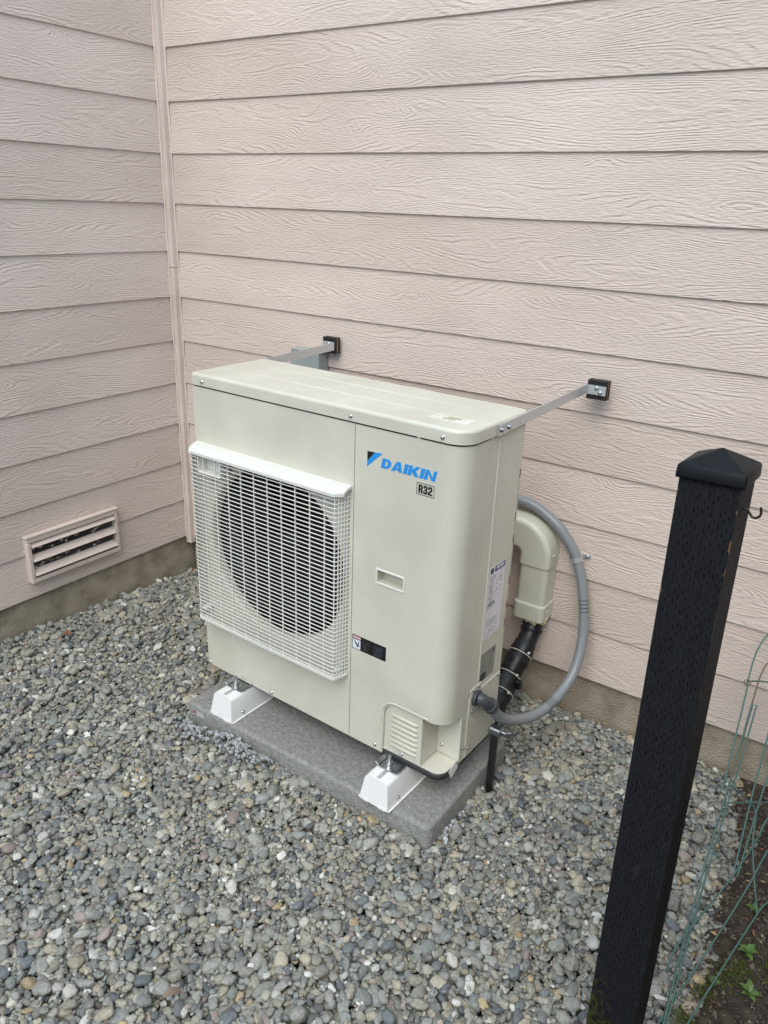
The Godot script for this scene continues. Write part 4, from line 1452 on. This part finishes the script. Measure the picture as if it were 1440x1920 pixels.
func ground() -> void:
	var st := mb()
	quad(st, Vector3(-60, -0.075, -60), Vector3(60, -0.075, -60), Vector3(60, -0.075, 60), Vector3(-60, -0.075, 60), Vector3.UP)
	var g := obj("ground", st, M.ground)
	tag(g, "", "", "", "structure")
	# soil bed on the far side of the post
	st = mb()
	st.set_smooth_group(1)
	var n1 := noise(91, 6.0, 3)
	var n2 := noise(92, 60.0, 2)
	var nx := 90
	var nz := 130
	var P := func(i: int, j: int) -> Vector3:
		var x := 2.36 + 1.3 * i / nx
		var z := -0.012 + 2.0 * j / nz
		var k := smoothstep(-0.05, 0.03, x - soil_edge(z))
		return Vector3(x, lerpf(-0.06, -0.006 + n1.get_noise_2d(x, z) * 0.016 + n2.get_noise_2d(x, z) * 0.006, k), z)
	for i in nx:
		for j in nz:
			quad(st, P.call(i, j), P.call(i + 1, j), P.call(i + 1, j + 1), P.call(i, j + 1), Vector3.UP)
	var s := obj("soil_bed", st, M.soil)
	tag(s, "", "", "", "structure")

func icosphere(sub: int) -> Array:
	var f := (1.0 + sqrt(5.0)) / 2.0
	var v := [Vector3(-1, f, 0), Vector3(1, f, 0), Vector3(-1, -f, 0), Vector3(1, -f, 0), Vector3(0, -1, f), Vector3(0, 1, f), Vector3(0, -1, -f), Vector3(0, 1, -f), Vector3(f, 0, -1), Vector3(f, 0, 1), Vector3(-f, 0, -1), Vector3(-f, 0, 1)]
	var t := [[0, 11, 5], [0, 5, 1], [0, 1, 7], [0, 7, 10], [0, 10, 11], [1, 5, 9], [5, 11, 4], [11, 10, 2], [10, 7, 6], [7, 1, 8], [3, 9, 4], [3, 4, 2], [3, 2, 6], [3, 6, 8], [3, 8, 9], [4, 9, 5], [2, 4, 11], [6, 2, 10], [8, 6, 7], [9, 8, 1]]
	var tris := []
	for q in t: tris.append([v[q[0]].normalized(), v[q[1]].normalized(), v[q[2]].normalized()])
	for s in sub:
		var nt := []
		for q in tris:
			var a: Vector3 = (q[0] + q[1]).normalized()
			var b: Vector3 = (q[1] + q[2]).normalized()
			var c: Vector3 = (q[2] + q[0]).normalized()
			nt.append([q[0], a, c]); nt.append([a, q[1], b]); nt.append([c, b, q[2]]); nt.append([a, b, c])
		tris = nt
	return tris

func pebble_mesh(sd: int, sub: int, rough: float, boxy: float) -> Mesh:
	var st := mb()
	st.set_smooth_group(1)
	var n := noise(sd, 0.75)
	for q in icosphere(sub):
		var p := []
		for d in q:
			var m: float = max(absf(d.x), max(absf(d.y), absf(d.z)))
			var e: Vector3 = d * lerpf(1.0, 0.80 / m, boxy)
			p.append(e * (1.0 + rough * n.get_noise_3dv(d * 1.4 + Vector3.ONE * sd)))
		tri(st, p[0], p[1], p[2], p[0])
	return done(st)

func stone_colour() -> Color:
	var r := rng.randf()
	var c: Color
	if r < 0.34: c = Color(0.262, 0.264, 0.242)
	elif r < 0.50: c = Color(0.232, 0.246, 0.238)
	elif r < 0.68: c = Color(0.305, 0.294, 0.250)
	elif r < 0.79: c = Color(0.350, 0.318, 0.255)
	elif r < 0.87: c = Color(0.125, 0.138, 0.148)
	elif r < 0.93: c = Color(0.430, 0.425, 0.385)
	elif r < 0.955: c = Color(0.28, 0.235, 0.215)
	elif r < 0.968: c = Color(0.38, 0.30, 0.19)
	else: c = Color(0.55, 0.55, 0.52)
	c = c * rng.randf_range(0.95, 1.7)
	c.a = 1.0
	return c

func gravel() -> void:
	var holder := Node3D.new()
	holder.name = "gravel"
	add_child(holder, true)
	tag(holder, "loose rounded grey and tan river gravel covering the ground by the house", "gravel", "", "stuff")
	rng.seed = 2024
	var cell := 0.005
	var X0 := -0.02
	var Z0 := -0.02
	var nx := 540
	var nz := 560
	var hm := PackedFloat32Array()
	hm.resize(nx * nz)
	for j in nz:
		for i in nx:
			hm[j * nx + i] = ground_level(X0 + i * cell, Z0 + j * cell) - 0.045
	var variants := []
	for k in 7: variants.append(pebble_mesh(500 + k * 13, 2, 0.16, [0.0, 0.15, 0.35, 0.05, 0.25, 0.45, 0.1][k]))
	variants.append(pebble_mesh(611, 1, 0.5, 0.6))
	variants.append(pebble_mesh(633, 2, 0.34, 0.3))
	var xf := []
	var cols := []
	for k in variants.size():
		xf.append([])
		cols.append([])
	var nsz := noise(93, 1.2, 2)
	var total := 116000
	for n in total:
		var bx_ := 0.0
		var bz := 0.0
		var best := 1e9
		for tries in 3:
			var x := rng.randf_range(0.0, 2.62)
			var z := rng.randf_range(0.0, 2.70)
			var h: float = hm[int((z - Z0) / cell) * nx + int((x - X0) / cell)] - ground_level(x, z)
			if h < best:
				best = h; bx_ = x; bz = z
		var x := bx_
		var z := bz
		var big := nsz.get_noise_2d(x, z)
		var r := 0.0071 * exp(rng.randfn(0.0, 0.37)) * (1.0 + 0.22 * big)
		if n > total * 0.90: r = rng.randf_range(0.0028, 0.0050)
		r = clampf(r, 0.0026, 0.0185)
		# keep clear of what stands in the gravel
		if x > 0.8755 - r * 0.6 and x < 1.8245 + r * 0.6 and z > 0.347 - r * 0.6 and z < 0.817 + r * 0.6: continue
		if x > 2.370 - r * 0.7 and x < 2.467 + r * 0.7 and z > 1.025 - r * 0.7 and z < 1.118 + r * 0.7: continue
		if absf(x - 1.849) < 0.009 + r * 0.6 and absf(z - 0.507) < 0.009 + r * 0.6: continue
		if x < r * 0.4 - 0.012 or z < r * 0.4 - 0.012: continue
		var over := x - soil_edge(z)
		if over > 0.0 and rng.randf() < over / 0.055: continue
		var ax := r * rng.randf_range(1.0, 1.5)
		var az := r * rng.randf_range(0.78, 1.05)
		var ay := r * rng.randf_range(0.55, 0.85)
		var yaw := rng.randf() * TAU
		var cy := cos(yaw)
		var sy := sin(yaw)
		# rest on what lies below
		var sum := 0.0
		var top := -1.0
		for s in [[0, 0], [0.6, 0], [-0.6, 0], [0, 0.6], [0, -0.6]]:
			var px: float = x + (s[0] * ax * cy + s[1] * az * sy)
			var pz: float = z + (-s[0] * ax * sy + s[1] * az * cy)
			var ii := clampi(int((px - X0) / cell), 0, nx - 1)
			var jj := clampi(int((pz - Z0) / cell), 0, nz - 1)
			var h := hm[jj * nx + ii]
			sum += h
			top = max(top, h)
		var yy := lerpf(sum / 5.0, top, 0.45) + ay * 0.62
		if yy - ground_level(x, z) > 0.016: continue
		var R: float = max(ax, az)
		var i0 := clampi(int((x - R - X0) / cell), 0, nx - 1)
		var i1 := clampi(int((x + R - X0) / cell), 0, nx - 1)
		var j0 := clampi(int((z - R - Z0) / cell), 0, nz - 1)
		var j1 := clampi(int((z + R - Z0) / cell), 0, nz - 1)
		for j in range(j0, j1 + 1):
			for i in range(i0, i1 + 1):
				var dx := X0 + (i + 0.5) * cell - x
				var dz := Z0 + (j + 0.5) * cell - z
				var lx := (dx * cy - dz * sy) / ax
				var lz := (dx * sy + dz * cy) / az
				var d2 := lx * lx + lz * lz
				if d2 < 1.0:
					var h := yy + ay * sqrt(1.0 - d2) * 0.92
					if h > hm[j * nx + i]: hm[j * nx + i] = h
		var k := rng.randi_range(0, variants.size() - 1)
		var b := Basis(Vector3.UP, yaw) * Basis.from_euler(Vector3(rng.randfn(0.0, 0.28), 0, rng.randfn(0.0, 0.28))) * Basis.from_scale(Vector3(ax, ay, az)) * Basis(Vector3.UP, PI * rng.randi_range(0, 1))
		xf[k].append(Transform3D(b, Vector3(x, yy, z)))
		cols[k].append(stone_colour())
	var count := 0
	for k in variants.size():
		scatter("pebbles", variants[k], M.pebble, xf[k], cols[k], holder)
		count += xf[k].size()
	print("pebbles ", count)

func scatter(called: String, mesh: Mesh, m: Material, xf: Array, cols: Array, parent: Node) -> MultiMeshInstance3D:
	var mm := MultiMesh.new()
	mm.transform_format = MultiMesh.TRANSFORM_3D
	mm.use_colors = true
	mm.mesh = mesh
	mm.instance_count = xf.size()
	for i in xf.size():
		mm.set_instance_transform(i, xf[i])
		mm.set_instance_color(i, cols[i])
	var o := MultiMeshInstance3D.new()
	o.name = called
	o.multimesh = mm
	o.material_override = m
	parent.add_child(o, true)
	o.set_meta("kind", "stuff")
	return o

func litter() -> void:
	# pale crushed stone spilt along the pad
	rng.seed = 61
	var chip := pebble_mesh(901, 1, 0.55, 0.7)
	var xf := []
	var cols := []
	for i in 260:
		var t := rng.randf()
		var x := 0.90 + t * 0.36 + rng.randfn(0.0, 0.02)
		var z := 0.835 + absf(rng.randfn(0.0, 0.03)) + 0.012 * sin(t * 9.0)
		if i > 225:
			x = 1.842 + absf(rng.randfn(0.0, 0.015)); z = 0.73 + rng.randfn(0.0, 0.05)
		var r := rng.randf_range(0.003, 0.0078)
		xf.append(Transform3D(Basis.from_euler(Vector3(rng.randf() * 6, rng.randf() * 6, rng.randf() * 6)) * Basis.from_scale(Vector3(r * 1.2, r * 0.6, r)), Vector3(x, 0.009 + ground_level(x, z) + rng.randf_range(0, 0.006), z)))
		var v := rng.randf_range(0.24, 0.46)
		cols.append(Color(v * 0.95, v, v * 1.03))
	var s := scatter("crushed_stone", chip, M.chip, xf, cols, self)
	tag(s, "pale bluish crushed stone chips spilt along the pad's front edge", "crushed stone", "", "stuff")
	# bark, husks and dry bits on the soil
	var st := mb()
	for e in [[Vector3(-1, 0, -0.4), Vector3(0.2, 0.25, -0.6), Vector3(1, 0.05, 0.1), Vector3(-0.1, 0.2, 0.6)]]:
		quad(st, e[0], e[1], e[2], e[3], Vector3.UP)
		quad(st, e[0] - Vector3(0, 0.12, 0), e[1] - Vector3(0, 0.12, 0), e[2] - Vector3(0, 0.12, 0), e[3] - Vector3(0, 0.12, 0), Vector3.DOWN)
		for i in 4: quad(st, e[i], e[(i + 1) % 4], e[(i + 1) % 4] - Vector3(0, 0.12, 0), e[i] - Vector3(0, 0.12, 0), e[i])
	var flake := done(st)
	xf = []
	cols = []
	var nn := noise(94, 5.0, 2)
	var n1 := noise(91, 6.0, 3)
	for i in 5200:
		var z := rng.randf_range(0.0, 1.9)
		var x := soil_edge(z) + rng.randf_range(-0.03, 0.9)
		if nn.get_noise_2d(x, z) < rng.randf_range(-0.6, 0.35): continue
		var r := rng.randf_range(0.0018, 0.0065)
		xf.append(Transform3D(Basis.from_euler(Vector3(rng.randfn(0, 0.4), rng.randf() * 6, rng.randfn(0, 0.4))) * Basis.from_scale(Vector3(r * 1.4, r, r)), Vector3(x, 0.0 + n1.get_noise_2d(x, z) * 0.016, z)))
		var q := rng.randf()
		var c := Color(0.11, 0.075, 0.05)
		if q < 0.22: c = Color(0.33, 0.25, 0.14)
		elif q < 0.36: c = Color(0.20, 0.09, 0.06)
		elif q < 0.45: c = Color(0.25, 0.24, 0.22)
		elif q < 0.75: c = Color(0.06, 0.048, 0.038)
		cols.append(c * rng.randf_range(0.7, 1.2))
	s = scatter("bark_litter", flake, M.chip, xf, cols, self)
	tag(s, "dry bark bits and seed husks scattered over the soil bed", "litter", "", "stuff")
	# crumbs of soil
	var crumb := pebble_mesh(955, 1, 0.6, 0.3)
	xf = []
	cols = []
	for i in 9000:
		var z := rng.randf_range(0.0, 1.9)
		var x := soil_edge(z) + rng.randf_range(-0.02, 0.9)
		var r := 0.0022 * exp(rng.randfn(0.0, 0.55))
		xf.append(Transform3D(Basis.from_euler(Vector3(rng.randf() * 6, rng.randf() * 6, rng.randf() * 6)) * Basis.from_scale(Vector3(r * 1.3, r * 0.8, r)), Vector3(x, -0.005 + n1.get_noise_2d(x, z) * 0.016 + r * 0.2, z)))
		var v := rng.randf_range(0.055, 0.15)
		cols.append(Color(v, v * 0.84, v * 0.68))
	s = scatter("soil_crumbs", crumb, M.chip, xf, cols, self)
	tag(s, "dark crumbly soil in the bed beyond the post", "soil", "", "stuff")
	# moss tufts
	st = mb()
	tri(st, Vector3(-0.3, 0, 0), Vector3(0.3, 0, 0), Vector3(0.1, 1, 0.3), Vector3(0, 0, 1))
	tri(st, Vector3(0, 0, -0.3), Vector3(0, 0, 0.3), Vector3(0.3, 0.8, -0.1), Vector3(1, 0, 0))
	var tuft := done(st)
	xf = []
	cols = []
	for c in [[2.575, 0.735, 0.045], [2.60, 0.70, 0.03], [2.545, 0.80, 0.03], [2.68, 0.66, 0.05], [2.525, 0.90, 0.03]]:
		for i in 420:
			var x: float = c[0] + rng.randfn(0.0, c[2] * 0.5)
			var z: float = c[1] + rng.randfn(0.0, c[2] * 0.5)
			var r := rng.randf_range(0.003, 0.006)
			xf.append(Transform3D(Basis(Vector3.UP, rng.randf() * 6) * Basis.from_scale(Vector3.ONE * r), Vector3(x, -0.004 + n1.get_noise_2d(x, z) * 0.016, z)))
			cols.append(Color(0.09, 0.12, 0.025) * rng.randf_range(0.6, 1.4))
	s = scatter("moss", tuft, M.chip, xf, cols, self)
	tag(s, "low yellowish green moss growing on the soil bed", "moss", "", "stuff")

func leaf_mesh(length: float, width: float, curl: float) -> Mesh:
	var st := mb()
	st.set_smooth_group(1)
	var n := 8
	for i in n:
		for side in [-1.0, 1.0]:
			var q := []
			for e in [[i, 0.0], [i + 1, 0.0], [i + 1, 1.0], [i, 1.0]]:
				var t: float = float(e[0]) / n
				var w: float = width * sin(PI * pow(t, 0.8)) * (1.0 + 0.14 * sin(t * 30.0))
				q.append(Vector3(t * length, curl * sin(t * PI * 0.9) * length - 0.1 * curl * length * t + e[1] * w * 0.25, side * e[1] * w))
			quad(st, q[0], q[1], q[2], q[3], Vector3.UP)
	return done(st)

func seedling(x: float, z: float, size: float, count: int, label: String, sd: int) -> void:
	rng.seed = sd
	var t := thing("seedling", label, "seedling", Vector3(x, -0.004, z), rng.randf() * 6.0, "weed seedlings in the soil bed")
	var st := mb()
	tube(st, [Vector3(0, -0.01, 0), Vector3(0.001, size * 0.4, 0), Vector3(0.003, size * 0.75, 0.001)], [0.0016, 0.0013, 0.0008], 6)
	obj("stem", st, M.leaf_green, t)
	var lm := leaf_mesh(size, size * 0.26, 0.18)
	for k in count:
		var s := rng.randf_range(0.7, 1.15)
		inst("leaf", lm, M.leaf_green, t, Transform3D(Basis(Vector3.UP, TAU * k / count + rng.randf_range(-0.3, 0.3)) * Basis(Vector3(0, 0, 1), rng.randf_range(0.05, 0.5)) * Basis.from_scale(Vector3.ONE * s), Vector3(0, size * lerpf(0.35, 0.72, float(k) / count), 0)))

func leaves() -> void:
	seedling(2.602, 0.655, 0.026, 6, "leafy green weed seedling beside the moss patch in the soil bed", 1)
	seedling(2.628, 0.762, 0.028, 5, "broad leaved green seedling nearest the bottom edge of the soil bed", 2)
	seedling(2.560, 0.775, 0.016, 7, "tiny feathery green seedling at the edge of the gravel", 3)
	seedling(2.592, 0.515, 0.022, 5, "green seedling under the lowest bend of the green trellis wire", 4)
	var spots := [
		[Vector3(0.165, 0.034, 0.80), 0.036, 0.014, "leaf_brown", "curled brown dry leaf lying on the gravel near the wall vent"],
		[Vector3(0.195, 0.034, 0.835), 0.020, 0.008, "leaf_pink", "small tan dry leaf scrap beside the curled brown leaf"],
		[Vector3(1.632, 0.026, 1.505), 0.045, 0.013, "leaf_pink", "flat pinkish brown leaf on the gravel in the foreground"],
		[Vector3(0.05, -0.012, 0.06), 0.03, 0.011, "leaf_brown", "reddish dry leaf caught in the house corner"],
	]
	for i in spots.size():
		var s: Array = spots[i]
		var o := inst("dry_leaf", leaf_mesh(s[1], s[2], 0.22), M[s[3]], self, Transform3D(Basis.from_euler(Vector3(0.2, i * 1.9 + 0.5, 0.15)), s[0]))
		tag(o, s[4], "leaf", "dry leaves on the gravel")

# ------------------------------------------------------------------
func _ready() -> void:
	var cam := Camera3D.new()
	cam.name = "camera"
	cam.position = Vector3(2.600, 1.609, 2.232)
	cam.rotation = Vector3(deg_to_rad(-21.814), deg_to_rad(34.122), deg_to_rad(2.079))
	cam.fov = 67.21
	cam.near = 0.05
	cam.far = 200.0
	add_child(cam)
	cam.make_current()

	var env := Environment.new()
	env.background_mode = Environment.BG_SKY
	var sky := Sky.new()
	var sm := ProceduralSkyMaterial.new()
	sm.sky_top_color = Color(0.81, 0.91, 1.0)
	sm.sky_horizon_color = Color(0.83, 0.92, 1.0)
	sm.sky_curve = 0.3
	sm.ground_bottom_color = Color(0.30, 0.29, 0.26)
	sm.ground_horizon_color = Color(0.42, 0.42, 0.40)
	sm.sun_angle_max = 1.0
	sky.sky_material = sm
	env.sky = sky
	env.background_energy_multiplier = 1.0
	env.tonemap_mode = Environment.TONE_MAPPER_LINEAR
	env.tonemap_exposure = 1.65
	env.sdfgi_enabled = true
	env.ssao_enabled = true
	env.ssil_enabled = true
	var we := WorldEnvironment.new()
	we.name = "environment"
	we.environment = env
	add_child(we)

	var sun := DirectionalLight3D.new()
	sun.name = "sun"
	sun.light_energy = 0.45
	sun.light_angular_distance = 40.0
	sun.light_color = Color(1.0, 0.96, 0.90)
	sun.shadow_enabled = true
	sun.sky_mode = DirectionalLight3D.SKY_MODE_LIGHT_ONLY
	sun.rotation = Vector3(deg_to_rad(-50.0), deg_to_rad(16.0), 0.0)
	add_child(sun)

	materials()
	house()
	ground()
	vent()
	fence()
	pad()
	unit()
	riser(0.172, "white steel riser under the fan grille end of the unit")
	riser(0.789, "white steel riser under the louvred corner of the unit")
	brace(true)
	brace(false)
	electrical_box()
	line_cover()
	pipes()
	conduit()
	stake()
	post()
	trellis()
	gravel()
	litter()
	leaves()
